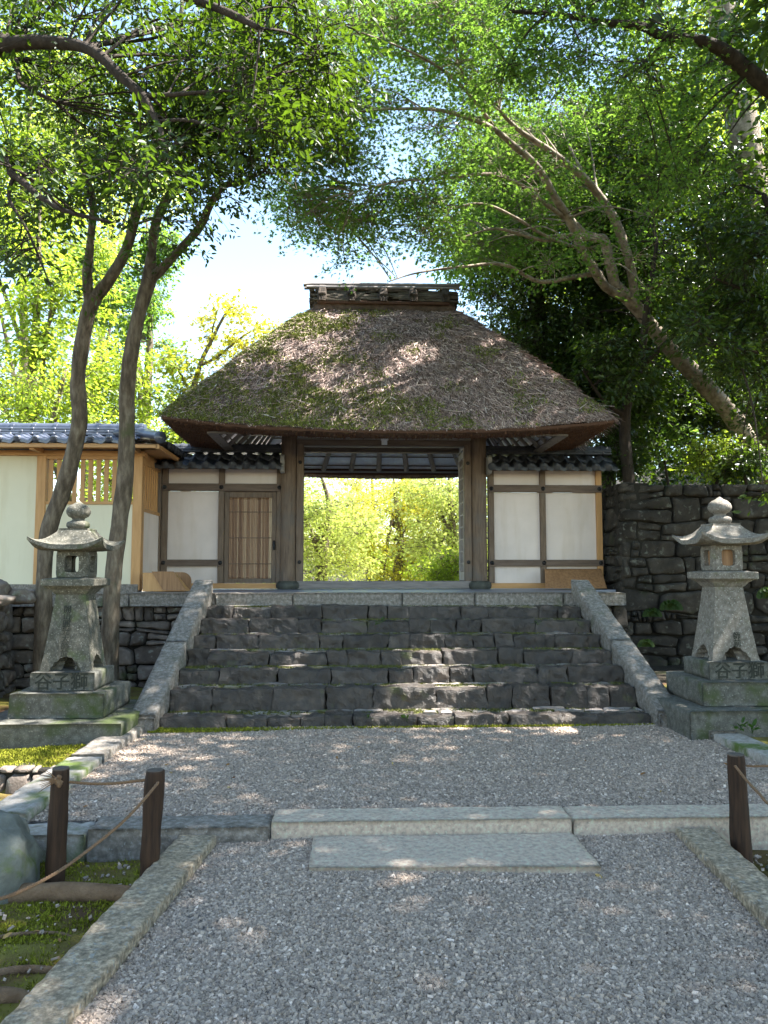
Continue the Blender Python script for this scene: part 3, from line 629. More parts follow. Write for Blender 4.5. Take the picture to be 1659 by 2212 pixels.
# ------------------------------------------------------------------ stone lanterns
def text_mesh(body, size, depth, vertical=False):
    cu = bpy.data.curves.new('lettering', 'FONT'); cu.body = '\n'.join(body) if vertical else body
    cu.size = size; cu.extrude = depth; cu.align_x = 'CENTER'; cu.align_y = 'CENTER'; cu.space_line = .93; cu.offset = size * .012
    o = bpy.data.objects.new('lettering', cu); C.objects.link(o)
    dg = bpy.context.evaluated_depsgraph_get(); me = bpy.data.meshes.new_from_object(o.evaluated_get(dg))
    bpy.data.objects.remove(o); bpy.data.curves.remove(cu)
    return me
def letters(body, size, parent, loc, tilt, vertical=False):
    me = text_mesh(body, size, .0012, vertical); me.materials.clear(); me.materials.append(CARVED)
    o = bpy.data.objects.new('inscription', me); C.objects.link(o); o.parent = parent; o.location = loc; o.rotation_euler = (math.pi / 2 - tilt, 0, 0)
    return o
def lantern(label, loc, m, seed, open_box=True, mb=LANTERN_BASE):
    root = thing('stone_lantern', label, 'stone lantern', loc, 'stone lanterns flanking the steps')
    def tier(h, z0, z1, mm=mb, s=0):
        g = G(); g.rough(-h, h, -h, h, z0, z1, .005, .014, .05, seed + s, None, 12); return g.build('base_tier', mm, root, True)
    tier(.60, -.2, .165, mb, 1); tier(.392, .165, .372, mb, 2)
    t3 = tier(.272, .372, .530, mb, 3)
    letters('谷子獅', .150, t3, (-.005, -.2765, .447), 0)
    # splayed shaft with scalloped arches cut through the foot
    z0, z1 = .530, 1.185; hb, ht = .215, .128
    half = lambda z: hb + (ht - hb) * (np.clip((z - z0) / (z1 - z0), 0, 1)) ** .85
    arch = [(-.135, 0), (-.128, .03), (-.108, .045), (-.100, .075), (-.070, .085), (-.052, .112), (-.02, .118), (0, .135), (.02, .118), (.052, .112), (.070, .085), (.100, .075), (.108, .045), (.128, .03), (.135, 0)]
    g = G(); U = 15
    def face_pts(inset):
        rows = []
        for t in np.linspace(0, 1, 9):
            row = []
            for (ax, az) in arch:
                zz = z0 + az + (z1 - z0 - az) * t; h = half(zz) - inset
                xx = (ax / .215) * hb * (1 - t) + (ax / .135) * h * t * .999
                row.append((np.clip(xx, -h, h), -h, zz))
            rows.append(row)
        A = np.array(rows)
        legs = []
        for sgn in (-1, 1):
            L = []
            for t in np.linspace(0, 1, 9):
                zz = z0 + (z1 - z0) * t; h = half(zz) - inset
                ii = 0 if sgn < 0 else -1
                L.append([A[int(round(t * 8)), ii], (sgn * h, -h, A[int(round(t * 8)), ii][2])])
            legs.append(np.array(L))
        return A, legs
    A, legs = face_pts(0)
    for q in range(4):
        c, s = math.cos(q * math.pi / 2), math.sin(q * math.pi / 2)
        R = np.array([[c, -s, 0], [s, c, 0], [0, 0, 1]])
        g.grid(A @ R.T)
        for L in legs: g.grid(L @ R.T)
        B = A[0]; inn = B + np.array([0, .16, 0]); g.grid(np.stack([B, inn]) @ R.T)      # arch soffit
    V = np.concatenate(g.v); g.v = [V + norm(V * np.array([1, 1, 0])) * (.003 * fbm(V, 14, seed))[:, None]]
    sh = g.build('shaft', m, root, False)
    g = G(); g.box(-ht, ht, -ht, ht, z1 - .03, z1 - .002); q = g.build('shaft_core', m, sh)
    # shallow carved cartouche line at the top of the shaft
    if open_box: letters('開山圓光大師前', .068, sh, (-.015, -.1795, .865), math.atan((hb - ht) / (z1 - z0)), True)
    else: letters('師前', .068, sh, (.02, -.203, .715), math.atan((hb - ht) / (z1 - z0)), True)
    # platform under the fire box
    g = G()
    def ring(pr, n=6):
        V = []
        for h, z in pr: V.append([[-h, -h, z], [h, -h, z], [h, h, z], [-h, h, z]])
        V = np.array(V, float); k = len(V); i = np.arange(k - 1)[:, None] * 4; j = np.arange(4)[None]
        g.add(V.reshape(-1, 3), np.stack([i + j, i + (j + 1) % 4, i + 4 + (j + 1) % 4, i + 4 + j], -1).reshape(-1, 4))
        g.f.append((4, np.array([[0, 1, 2, 3]]) + g.n - 4)); g.f.append((4, np.array([[0, 1, 2, 3]]) + g.n - 4 * k))
    ring([(.125, 1.180), (.14, 1.192), (.165, 1.225), (.205, 1.252), (.222, 1.256), (.226, 1.262), (.226, 1.312), (.221, 1.318), (.14, 1.330)]); g.build('bracket', m, root)
    # fire box: four rounded corner walls round an opening
    g = G(); fb, zz0, zz1, ow, o0, o1 = .137, 1.326, 1.566, .062, 1.375, 1.520
    def face_fb(q):
        c, s = math.cos(q * math.pi / 2), math.sin(q * math.pi / 2); R = np.array([[c, -s, 0], [s, c, 0], [0, 0, 1]])
        N = 40; th = np.linspace(0, 2 * np.pi, N, endpoint=False) + math.pi / 4 + .0001
        def sq(hx, hz, cz, p): 
            d = np.stack([np.cos(th), np.sin(th)], -1); k = (np.abs(d) ** p).sum(1) ** (-1 / p); return np.stack([d[:, 0] * k * hx, d[:, 1] * k * hz + cz], -1)
        out = sq(fb, (zz1 - zz0) / 2, (zz0 + zz1) / 2, 40); mid = sq(fb * .9, (zz1 - zz0) / 2 * .92, (zz0 + zz1) / 2, 9)
        inn = sq(ow, (o1 - o0) / 2, (o0 + o1) / 2, 6); in2 = inn
        rows = []
        for p2, y in ((out, -fb + .022), (mid, -fb), (inn * 1.0, -fb), (in2, -fb + .05), (in2, -fb + .07)):
            rows.append(np.stack([p2[:, 0], np.full(N, y), p2[:, 1]], -1))
        A = np.array(rows); A = np.concatenate([A, A[:, :1]], 1); g.grid(A @ R.T)
    for q in range(4): face_fb(q)
    g.box(-.115, .115, -.115, .115, zz0 - .004, zz0 + .03); g.box(-.115, .115, -.115, .115, zz1 - .03, zz1 + .01)
    fbx = g.build('fire_box', m, root)
    if not open_box:
        g = G()
        for q in range(4):
            c, s = math.cos(q * math.pi / 2), math.sin(q * math.pi / 2)
            Rm = np.array([[c, -s, 0], [s, c, 0], [0, 0, 1]])
            g.box(-.068, .068, -fb + .045, -fb + .055, o0 - .01, o1 + .01, .002, lambda Q, Rm=Rm: Q @ Rm.T)
        g.build('shutter', BOARD, fbx)
    # curved cap with upturned corners
    g = G(); N = 17
    u = np.linspace(-1, 1, N)
    def cap(q, top):
        rows = []
        for t in np.linspace(0, 1, 10):
            h = .125 + (.298 - .125) * t
            zt = 1.745 - .150 * (1 - (1 - t) ** 1.7) * .96 + .012 * t
            up = .066 * np.abs(u) ** 3.2 * t ** 2.2
            hh = h * (1 + .07 * np.abs(u) ** 4 * t ** 2)
            if top: rows.append(np.stack([u * hh, -hh * np.ones(N) * 1.0, zt + up], -1))
            else:
                zb = 1.560 + .008 * t + .0 * u; zz = np.minimum(zt + up - .042 * (1 - .45 * np.abs(u) ** 3), 9)
                zz = np.where(t < .999, 1.562 + (1 - .0) * (zz - 1.562) * t ** 3, zz); rows.append(np.stack([u * hh, -hh, zz], -1))
        A = np.array(rows); c, s = math.cos(q * math.pi / 2), math.sin(q * math.pi / 2); R = np.array([[c, -s, 0], [s, c, 0], [0, 0, 1]])
        return A @ R.T
    for q in range(4):
        a, b = cap(q, True), cap(q, False); g.grid(a); g.grid(b); g.grid(np.stack([a[-1], b[-1]]))
    g.box(-.128, .128, -.128, .128, 1.56, 1.60)
    V = np.concatenate(g.v); g.v = [V + (.004 * np.stack([vnoise(V, 18, seed + 9), vnoise(V, 18, seed + 10), vnoise(V, 18, seed + 11)], -1))]
    g.build('cap', m, root, False)
    g = G(); g.rough(-.128, .128, -.128, .128, 1.735, 1.763, .002, .008, .04, seed)
    g.lathe([(.055, 1.76), (.085, 1.765), (.100, 1.785), (.100, 1.808), (.090, 1.822), (.062, 1.832), (.050, 1.845), (.058, 1.858), (.085, 1.872), (.102, 1.898), (.105, 1.922), (.094, 1.950), (.068, 1.975), (.036, 1.990), (.018, 2.005), (.006, 2.012), (0.0005, 2.014)], (0, 0, 0), 28)
    g.build('finial', m, root, True)
    return root
lantern('mossy grey stone lantern with an open fire box, in front of the two trunks', (-2.445, 6.98, .09), LANTERN, 500)
lantern('paler stone lantern with a shuttered fire box, in front of the tall dark wall', (3.41, 6.98, .15), LANTERN_LIGHT, 600, False)

# ------------------------------------------------------------------ tiled roofs
def tile_roof(parent, o, u, out, length, run, ze, zr, m, period=.246, disc=.047, rows=3, both=True, tiers=3, collars=True):
    """u along the ridge, out = direction of the eave seen from the ridge line through o."""
    org = np.array(parent.location); o = np.array(o, float); u = np.array(u, float); w = np.array(out, float)
    top = lambda U, Vv, Z: o[None] + np.outer(U, u) + np.outer(Vv, w) + np.outer(Z, [0, 0, 1])
    g = G(); nu = int(length / period * 14) + 1; U = np.linspace(0, length, nu)
    wave = lambda U: .026 * np.cos(2 * np.pi * U / period) + .010 * np.cos(4 * np.pi * U / period + .9)
    for sg in ((1, -1) if both else (1,)):
        Rw = []
        for k in range(rows):
            for t, dz in ((0, .004), (.97, .026), (1.0, .022), (1.0, -.004)):
                v = (k + t) / rows * run; Rw.append((v, zr + (ze - zr) * v / run + dz))
        A = np.array([top(U, np.full(nu, sg * v), z + wave(U)) for v, z in Rw])
        g.grid(A)
        e = A[-1] - np.array([0, 0, .030]); g.grid(np.stack([A[-1], e]))
    s = g.build('roof_tiles', m, parent, True, origin=org)
    g = G(); n = int(length / period)
    for i in range(n + 1):
        uu = i * period + .004
        if uu > length - .02: continue
        for (R, a, b) in ((disc, run - .03, run + .018), (disc * .74, run + .018, run + .022)):
            P0 = o + u * uu + w * a + np.array([0, 0, ze + .012]); P1 = o + u * uu + w * b + np.array([0, 0, ze + .008])
            g.tube([P0, P1], [R, R], 16)
    g.build('eave_tile_end', m, parent, True, origin=org)
    # stacked ridge
    g = G(); zz = zr + .005
    def MM(Q): return o[None] + np.outer(Q[:, 0], u) + np.outer(Q[:, 1], w) + np.outer(Q[:, 2], [0, 0, 1])
    for k in range(tiers):
        hw = .13 - .016 * k; g.box(-.02, length + .02, -hw, hw, zz, zz + .034, .008, MM); zz += .038
        if collars:
            for i in range(int(length / .30) + 1):
                uu = .08 + i * .30 + (k % 2) * .15
                if uu < length: g.box(uu - .022, uu + .022, -hw - .014, hw + .014, zz - .038, zz - .004, .010, MM)
    P0 = o - u * .03 + np.array([0, 0, zz]); P1 = o + u * (length + .03) + np.array([0, 0, zz]); g.tube([P0, P1], [.075, .075], 16)
    if collars:
        for i in range(int(length / .30) + 1):
            c = o + u * (.08 + i * .30) + np.array([0, 0, zz]); g.tube([c - u * .022, c + u * .022], [.087, .087], 16)
    g.build('roof_ridge', m, parent, False, origin=org)

# ------------------------------------------------------------------ plaster walls either side of the gate
YF = 12.20
def X(px, Y=YF, py=1150): return W(px, py, Y)[0]
def Z(py, Y=YF, px=760): return W(px, py, Y)[2]
def side_wall(label, x0, xm, x1, door, newpost, loc):
    root = thing('plaster_wall', label, 'wall', loc)
    org = np.array(loc)
    b = lambda g, n, m, sm=False, par=root: g.build(n, m, par, sm, origin=org)
    zt, r1t, r1b, r2t, r2b, st, sb = Z(1014), Z(1046), Z(1062), Z(1209), Z(1223), Z(1260), PZ
    y0 = YF
    def panel(a, c, z0, z1):
        g = G(); g.box(a, c, y0 + .055, y0 + .10, z0, z1, .002); return b(g, 'plaster_panel', PLASTER)
    pw = .045
    posts = [(x0, OLD_WOOD), (xm, OLD_WOOD), (x1, PINE if newpost else OLD_WOOD)]
    for px, m in posts:
        g = G(); g.box(px - pw, px + pw, y0, y0 + .13, sb + .005, zt, .006); b(g, 'post', m)
    bays = [(x0 + pw, xm - pw), (xm + pw, x1 - pw)]
    for i, (a, c) in enumerate(bays):
        panel(a, c, r1t, zt)
        if i == 1 and door: continue
        panel(a, c, r2t, r1b); panel(a, c, st, r2b)
    for (zb, zz, isl) in ((r1b, r1t, 1), (r2b, r2t, 2)):
        e = x1 + pw + .004
        if door and isl == 2: e = xm + pw + .002
        g = G(); g.box(x0 - pw - .004, e, y0 - .018, y0 + .05, zb, zz, .005); b(g, 'rail', OLD_WOOD_H)
        for px in (x0, xm, x1):
            if door and isl == 2 and px == x1: continue
            g = G(); yy = y0 - .018; g.lathe([(.034, 0), (.034, .006), (.026, .014), (.016, .016), (.012, .024), (.0005, .026)], (0, 0, 0), 16)
            V = np.concatenate(g.v); g.v = [np.stack([V[:, 0] + px, yy - V[:, 2], V[:, 1] + (zb + zz) / 2], -1)]
            b(g, 'nail_cover', BLACK, True)
    g = G(); g.box(x0 - pw, x1 + pw, y0 - .012, y0 + .12, sb + .004, st, .005); b(g, 'sill', PINE_H)
    g = G(); g.box(x0 - pw, x1 + pw + .05, y0 - .03, y0 + .15, zt, zt + .05, .005); b(g, 'top_beam', OLD_WOOD_H)
    if door:
        a, c = bays[1]; zd0, zd1 = st + .005, r1b - .012
        d = G(); fw = .075
        d.box(a + .004, a + fw, y0 + .03, y0 + .075, zd0, zd1); d.box(c - fw, c - .004, y0 + .03, y0 + .075, zd0, zd1)
        d.box(a + fw + .002, c - fw - .002, y0 + .032, y0 + .073, zd1 - .085, zd1); d.box(a + fw + .002, c - fw - .002, y0 + .032, y0 + .073, zd0, zd0 + .07)
        do = b(d, 'door', OLD_WOOD)
        g = G(); n = 27; wv = (c - a - 2 * fw) / n; r = np.random.default_rng(4)
        for i in range(n):
            xx = a + fw + wv * (i + .5); zs = np.linspace(zd0 + .07, zd1 - .085, 30); rr = np.full(30, wv * .50)
            for kx in (r.random(4) * 29).astype(int): rr[kx] *= 1.22
            g.tube(np.stack([np.full(30, xx), np.full(30, y0 + .055), zs], -1), rr, 8)
        b(g, 'bamboo_slats', BAMBOO, True, do)
        g = G(); g.box(a + .006, c - .006, y0 + .078, y0 + .092, zd0, zd1, .002); b(g, 'backing', OLD_WOOD, False, do)
        g = G(); g.box(a + .001, c - .001, y0 + .035, y0 + .09, zd1 + .002, r1b + .01, .002); b(g, 'door_head', OLD_WOOD_H)
        g = G()
        for f in (.18, .5, .82): zz = zd0 + .07 + (zd1 - zd0 - .155) * f; g.box(a + fw, c - fw, y0 + .030, y0 + .04, zz - .006, zz + .006, .002)
        b(g, 'batten', OLD_WOOD_H, False, do)
        g = G(); zz = Z(1178); g.tube([(c - .037, y0 + .026, zz - .075), (c - .037, y0 + .024, zz), (c - .037, y0 + .026, zz + .075)], [.016, .024, .016], 12); b(g, 'handle', BLACK, True, do)
    return root
xL0, xLm, xL1 = X(354), X(477), X(603)
wl = side_wall('white plaster wall left of the gate with a low bamboo door', xL0, xLm, xL1, True, False, ((xL0 + xL1) / 2, YF, PZ))
xR0, xRm, xR1 = X(1062), X(1174), X(1296)
wr = side_wall('white plaster wall right of the gate with one new pine post', xR0, xRm, xR1, False, True, ((xR0 + xR1) / 2, YF, PZ))
for root, a, c in ((wl, xL0 - .12, xL1 + .06), (wr, xR0 - .06, xR1 + .18)):
    tile_roof(root, (a, YF + .07, 0), (1, 0, 0), (0, -1, 0), c - a, .46, Z(1007, 11.8), Z(974, 11.9) , TILE_DARK, .205, .060, 2, True, 2, True)
    e = c if root is wl else a
    g = G()
    pr = [(0, .10), (.05, .115), (.085, .09), (.10, .04), (.085, -.01), (.105, -.05), (.09, -.10), (.05, -.12), (0, -.11), (-.05, -.12), (-.09, -.10), (-.105, -.05), (-.085, -.01), (-.10, .04), (-.085, .09), (-.05, .115)]
    zc = Z(1000, 11.9); V = [(e + dx, YF - .12 + p * .0 - p * 1.6, zc + q * 1.25) for dx in (-.03, .03) for p, q in pr]; n = len(pr)
    g.add(np.array(V), [list(range(n)), list(range(n, 2 * n))] + [[i, (i + 1) % n, n + (i + 1) % n, n + i] for i in range(n)])
    g.build('gable_tile', TILE_PALE, root, origin=np.array(root.location))

# near left wall in pine with a lattice window, and its short return to the gate wall
YL = 11.0
lw = thing('pine_framed_wall', 'cream plaster wall at the left with pine lattice window and grey tiled roof', 'wall', (-3.6, YL, PZ))
org = np.array(lw.location)
LB = lambda g, n, m, sm=False, par=lw: g.build(n, m, par, sm, origin=org)
zb, zw0, zw1, zt = Z(1262, YL, 200), Z(1083, YL, 200), Z(992, YL, 200), Z(985, YL, 200)
xp1a, xp1b, xca, xcb = X(75, YL), X(95, YL), X(285, YL), X(305, YL)
g = G(); g.box(-8.5, xcb - .02, YL - .02, YL + .2, PZ - .05, zb, .01); LB(g, 'plinth', GRANITE)
g = G(); g.box(-8.5, xp1a, YL + .03, YL + .10, zb, zt, .002); LB(g, 'plaster_panel', PLASTER_WARM)
g = G(); g.box(xp1b, xca, YL + .03, YL + .10, zb, zw0 - .04, .002); LB(g, 'plaster_panel', PLASTER_WARM)
for a, c in ((xp1a, xp1b), (xca, xcb)):
    g = G(); g.box(a, c, YL - .012, YL + .13, PZ + .01 if a == xca else zb - .1, zt, .005); LB(g, 'post', PINE)
g = G(); g.box(xp1b, xca, YL + .005, YL + .12, zw0 - .04, zw0, .004); LB(g, 'window_sill', PINE_H)
g = G(); g.box(-8.5, xcb + .03, YL - .02, YL + .14, zt, zt + .075, .005); LB(g, 'top_beam', PINE_H)
g = G(); g.box(xp1b, xca, YL, YL + .12, zw1, zt, .004); LB(g, 'lattice_head', PINE_H)
ns = 11; sp = (xca - xp1b) / ns
for i in range(ns):
    xx = xp1b + sp * (i + .5)
    g = G(); g.box(xx - sp * .27, xx + sp * .27, YL + .03, YL + .055, zw0, zw1, .002); LB(g, 'lattice_slat', PINE)
g = G(); g.box(-8.5, xcb + .30, YL - .42, YL - .36, zt + .055, zt + .10, .004); g.box(-8.5, xcb + .3, YL - .40, YL - .0, zt + .095, zt + .115, .003); LB(g, 'eave_board', PINE_H)
for xx in (-6.5, (xp1a + xp1b) / 2, xcb - .06):
    g = G(); g.box(xx - .035, xx + .035, YL - .36, YL - .02, zt + .03, zt + .092, .004); LB(g, 'eave_bracket', PINE_H)
# return wall along Y
xr = xcb - .05
y1 = YF - .03
zr0 = Z(1100, 12, 350)
g = G(); g.box(xr - .07, xr, YL + .135, y1, PZ + .02, 2.34, .002); LB(g, 'plaster_panel', PLASTER)
g = G(); g.box(xr - .10, xL0 - .051, YF - .025, YF + .12, PZ + .006, 3.15, .004); LB(g, 'end_post', OLD_WOOD)
g = G(); g.box(xr - .08, xr + .012, YL + .135, y1, 2.34, 2.39, .003); LB(g, 'window_sill', PINE_H)
g = G(); g.box(xr - .08, xr + .012, YL + .135, y1, 3.03, 3.19, .003); LB(g, 'top_beam', PINE_H)
for i in range(8):
    yy = YL + .20 + i * .128
    g = G(); g.box(xr - .045, xr - .010, yy - .027, yy + .027, 2.39, 3.03, .002); LB(g, 'lattice_slat', PINE)
g = G(); g.box(xr - .03, xr + .36, YL - .40, y1, zt + .095, zt + .115, .003); g.box(xr + .33, xr + .38, YL - .42, y1 - .4, zt + .045, zt + .098, .003); LB(g, 'eave_board', PINE_H)
tile_roof(lw, (-8.5, YL + .07, 0), (1, 0, 0), (0, -1, 0), 8.5 + xcb - .02, .50, zt + .165, zt + .285, TILE, .246, .046, 3, True, 3)
tile_roof(lw, (xr - .035, YL + .1, 0), (0, 1, 0), (1, 0, 0), 1.35, .44, zt + .165, zt + .285, TILE_DARK, .205, .046, 3, True, 3)
g = G()
cpt = np.array([xr + .40, YL - .44, zt + .20])
g.tube([(xr - .03, YL + .06, zt + .36), (xr + .15, YL - .14, zt + .29), (xr + .36, YL - .37, zt + .23), cpt], [.075, .07, .068, .068], 16); g.tube([cpt - np.array([.02, -.025, 0]), cpt + np.array([.012, -.015, 0])], [.080, .080], 18)
g.tube([(xr - .28, YL - .15, zt + .30), (xr - .08, YL - .34, zt + .27)], [.062, .066], 16)
LB(g, 'hip_tile', TILE, True)

# ------------------------------------------------------------------ the thatched gate
GX = .515
gate = thing('thatched_gate', 'old timber gate with a huge mossy thatched hip roof at the top of the steps', 'gate', (GX, YF, PZ))
gorg = np.array(gate.location)
def GB(g, n, m, par=gate, sm=False): return g.build(n, m, par, sm, origin=gorg)
PR = .125
for sx in (-1, 1):
    xc = GX + sx * 1.515
    g = G(); zs = np.linspace(PZ + .10, 3.64, 14)
    g.tube(np.stack([np.full(14, xc), np.full(14, YF), zs], -1), np.full(14, PR), 24, 0, .02, 3); GB(g, 'pillar', OLD_WOOD, gate, True)
    g = G(); g.lathe([(.15, 0), (.178, .02), (.188, .06), (.176, .10), (.140, .128), (.001, .129)], (xc, YF - .03, PZ - .003), 28); GB(g, 'pillar_base', BASE_STONE, gate, True)
    xj = GX + sx * 1.335
    g = G(); g.box(xj - .055, xj + .055, YF - .06, YF + .08, PZ + .12, 3.50, .006); GB(g, 'jamb', OLD_WOOD)
    for zz in (1.62, 3.20):
        g = G(); g.lathe([(.03, 0), (.03, .006), (.02, .014), (.0005, .016)], (0, 0, 0), 14); V = np.concatenate(g.v)
        g.v = [np.stack([V[:, 0] + xj, YF - .06 - V[:, 2], V[:, 1] + zz], -1)]; GB(g, 'nail_cover', BLACK, gate, True)
    g = G(); g.tube([(GX + sx * 1.56, 14.0, PZ), (GX + sx * 1.56, 14.0, 3.62)], [.11, .11], 18); GB(g, 'rear_pillar', OLD_WOOD, gate, True)
    g = G(); g.lathe([(.14, 0), (.165, .03), (.13, .07), (.001, .071)], (GX + sx * 1.56, 14.0, PZ - .003), 20); GB(g, 'pillar_base', BASE_STONE, gate, True)
    g = G(); g.box(xc - .07, xc + .07, 10.75, 14.75, 3.64, 3.78, .006); GB(g, 'side_beam', GREY_WOOD)
g = G(); g.box(GX - 1.40, GX + 1.40, YF - .07, YF + .09, PZ + .004, Z(1255), .008); GB(g, 'threshold', GREY_WOOD)
g = G(); g.box(GX - 1.39, GX + 1.39, YF - .05, YF + .07, Z(963), Z(951), .005); GB(g, 'lintel', OLD_WOOD_H)
g = G(); g.box(GX - 1.39, GX + 1.39, YF - .06, YF + .08, Z(951) + .002, Z(947), .004); g.box(GX - 1.28, GX + 1.28, YF - .03, YF + .03, Z(966), Z(963) - .002, .003); GB(g, 'lintel_strip', GREY_WOOD)
g = G(); g.box(GX - .045, GX + .045, YF - .085, YF - .055, Z(962), Z(950), .004); g.box(GX - .06, GX + .06, YF - .088, YF - .055, Z(952.5), Z(949), .003); GB(g, 'bracket', CEIL)
g = G(); g.box(GX - 2.35, GX + 2.35, YF - .09, YF + .11, 3.645, 3.80, .008); GB(g, 'cross_beam', OLD_WOOD_H)
g = G(); g.box(GX - 2.35, GX + 2.35, 13.92, 14.08, 3.645, 3.78, .008); GB(g, 'cross_beam', OLD_WOOD_H)
# open lattice door leaf against the right jamb
xd = GX + 1.285
d = G(); d.box(xd, xd + .035, 12.30, 12.36, PZ + .13, 3.42); d.box(xd, xd + .035, 12.82, 12.88, PZ + .13, 3.42)
d.box(xd, xd + .035, 12.362, 12.818, PZ + .13, PZ + .27); d.box(xd, xd + .035, 12.362, 12.818, 3.32, 3.42)
do = GB(d, 'door_leaf', RAFTER)
g = G()
for zz in np.linspace(PZ + .4, 3.2, 9): g.box(xd + .008, xd + .026, 12.362, 12.818, zz - .012, zz + .012, .002)
for yv in np.linspace(12.45, 12.75, 3): g.box(xd + .010, xd + .024, yv - .01, yv + .01, PZ + .272, 3.318, .002)
g.box(xd + .026, xd + .031, 12.362, 12.818, PZ + .28, 2.0, .001)
GB(g, 'door_lattice', RAFTER, do)

# roof
RC = np.array([.52, 12.75]); EH = np.array([3.07, 2.55]); RH = np.array([1.22, .24]); ZR = 5.84
def rrect(s, half, rad):
    """s in 0..4 along a rounded rectangle (front, right, back, left); returns xy."""
    s = np.asarray(s) % 4
    k = np.floor(s).astype(int); t = s - k
    cor = np.array([[-1, -1], [1, -1], [1, 1], [-1, 1]], float)
    a = cor[k % 4]; b = cor[(k + 1) % 4]
    q = a + (b - a) * t[:, None]
    h = np.broadcast_to(half, q.shape) if np.ndim(half) == 1 else half
    Pq = q * h; r = np.broadcast_to(np.minimum(rad, h.min(1) * .9)[:, None], Pq.shape) if np.ndim(rad) else np.minimum(rad, h.min(1) * .9)[:, None]
    cl = np.clip(Pq, -(h - r), h - r); d = Pq - cl; ln = np.linalg.norm(d, axis=1, keepdims=True)
    return cl + np.where(ln > 1e-9, d / np.maximum(ln, 1e-9) * np.minimum(ln, r), 0)
def eave_z(xy):
    a = (xy[:, 0]) / EH[0]; b = xy[:, 1] / EH[1]
    return 3.325 + .17 * np.abs(a) ** 2.4 + .04 * np.abs(b) ** 3
def roof_pt(s, t, off=0.0):
    s = np.asarray(s, float); t = np.asarray(t, float)
    half = EH[None] * (1 - t)[:, None] + RH[None] * t[:, None]
    bul = np.sin(np.pi * np.clip(t, 0, 1) ** 1.1)
    half = half + (.045 * bul + off)[:, None] * np.array([.75, .75])
    xy = rrect(s, half, .05 + .11 * np.minimum(1, t * 2))
    ez = eave_z(rrect(s, np.broadcast_to(EH, half.shape), .06 + 0 * t))
    z = ez * (1 - t) + ZR * t + .045 * bul * .7 + off * .6
    return np.stack([xy[:, 0] + RC[0], xy[:, 1] + RC[1], z], -1)
nsv, ntv = 240, 50
S = np.linspace(0, 4, nsv); T = np.linspace(0, 1, ntv)
ss, tt = np.meshgrid(S, T, indexing='ij')
A = roof_pt(ss.ravel(), tt.ravel())
A = A + (np.array([0, 0, 1]) * (.022 * fbm(A, 3.5, 2, 4))[:, None])
A = A.reshape(nsv, ntv, 3)
g = G(); g.grid(A)
roof = GB(g, 'roof', STRAW_BASE, gate, True)
r = np.random.default_rng(23)
def strand_field(n, seed, tr=(0, 1), srange=None):
    r = np.random.default_rng(seed)
    t = tr[0] + (tr[1] - tr[0]) * (1 - np.sqrt(1 - r.random(n) * .86)) / (1 - math.sqrt(.14))
    s = r.random(n) * 4 if srange is None else srange[0] + (srange[1] - srange[0]) * r.random(n)
    p = roof_pt(s, t); e = .01
    dt = roof_pt(s, np.clip(t - e, -.1, 1)) - p; ds = roof_pt(s + e, t) - p
    dn = norm(dt); sd = norm(ds); nr = norm(np.cross(sd, -dn)); nr = nr * np.sign(nr[:, 2:3] + 1e-6)
    return s, t, p, dn, sd, nr, r
def straw(n, seed, L, w, jit, lift, tr=(0, 1), srange=None):
    s, t, p, dn, sd, nr, r = strand_field(n, seed, tr, srange)
    d = norm(dn + sd * (r.normal(size=(n, 1)) * jit) + nr * (lift * (r.random((n, 1)) - .25)))
    l = L * (.4 + 1.2 * r.random((n, 1)) ** 1.5) * np.clip(t[:, None] / .07, .22, 1); ww = w * (.6 + .9 * r.random((n, 1)))
    cr = norm(np.cross(d, nr) + nr * (r.normal(size=(n, 1)) * .6))
    p = p + nr * (.022 * r.random((n, 1)) - .004) + np.array([0, 0, 1]) * (.022 * fbm(p, 3.5, 2, 4))[:, None]
    V = np.stack([p - cr * ww * .5, p + cr * ww * .5, p + d * l + cr * ww * .35, p + d * l - cr * ww * .35], 1)
    return V.reshape(-1, 3), np.arange(4 * n).reshape(-1, 4)
g = G()
g.add(*straw(95000, 1, .085, .0075, .55, .50, srange=(-.45, 1.55)))
g.add(*straw(14000, 2, .16, .007, .40, .5, srange=(-.45, 1.55)))
g.add(*straw(18000, 6, .26, .008, .16, .30, srange=(1.0, 1.9)))
g.add(*straw(2600, 3, .20, .009, 1.4, .9, srange=(-.1, 1.1)))
g.add(*straw(22000, 4, .16, .009, .4, .4, srange=(1.55, 3.55)))
g.add(*straw(16000, 5, .10, .006, .3, .3, tr=(0.005, .06)))
GB(g, 'straw_thatch', STRAW, roof)
s, t, p, dn, sd, nr, r = strand_field(120000, 31, srange=(-.3, 1.3))
mk = fbm(p, 2.1, 77, 4) * .8 + .22 * r.normal(size=len(p)) - (p[:, 0] - .0) * .22 - .20 + .42 * np.exp(-((t - .12) / .14) ** 2) + .25 * np.exp(-(((p[:, 0] + .5) / .9) ** 2) - ((t - .6) / .25) ** 2) > 0
mk &= (p[:, 1] < 13)
P0 = (p + nr * .018 + np.array([0, 0, 1]) * (.022 * fbm(p, 3.5, 2, 4))[:, None])[mk]
g = G(); g.add(*blades(P0, .034, .009, 9, .75, nr[mk] + dn[mk] * .5)); q = GB(g, 'moss', MOSS_TUFT, roof); q['kind'] = 'stuff'
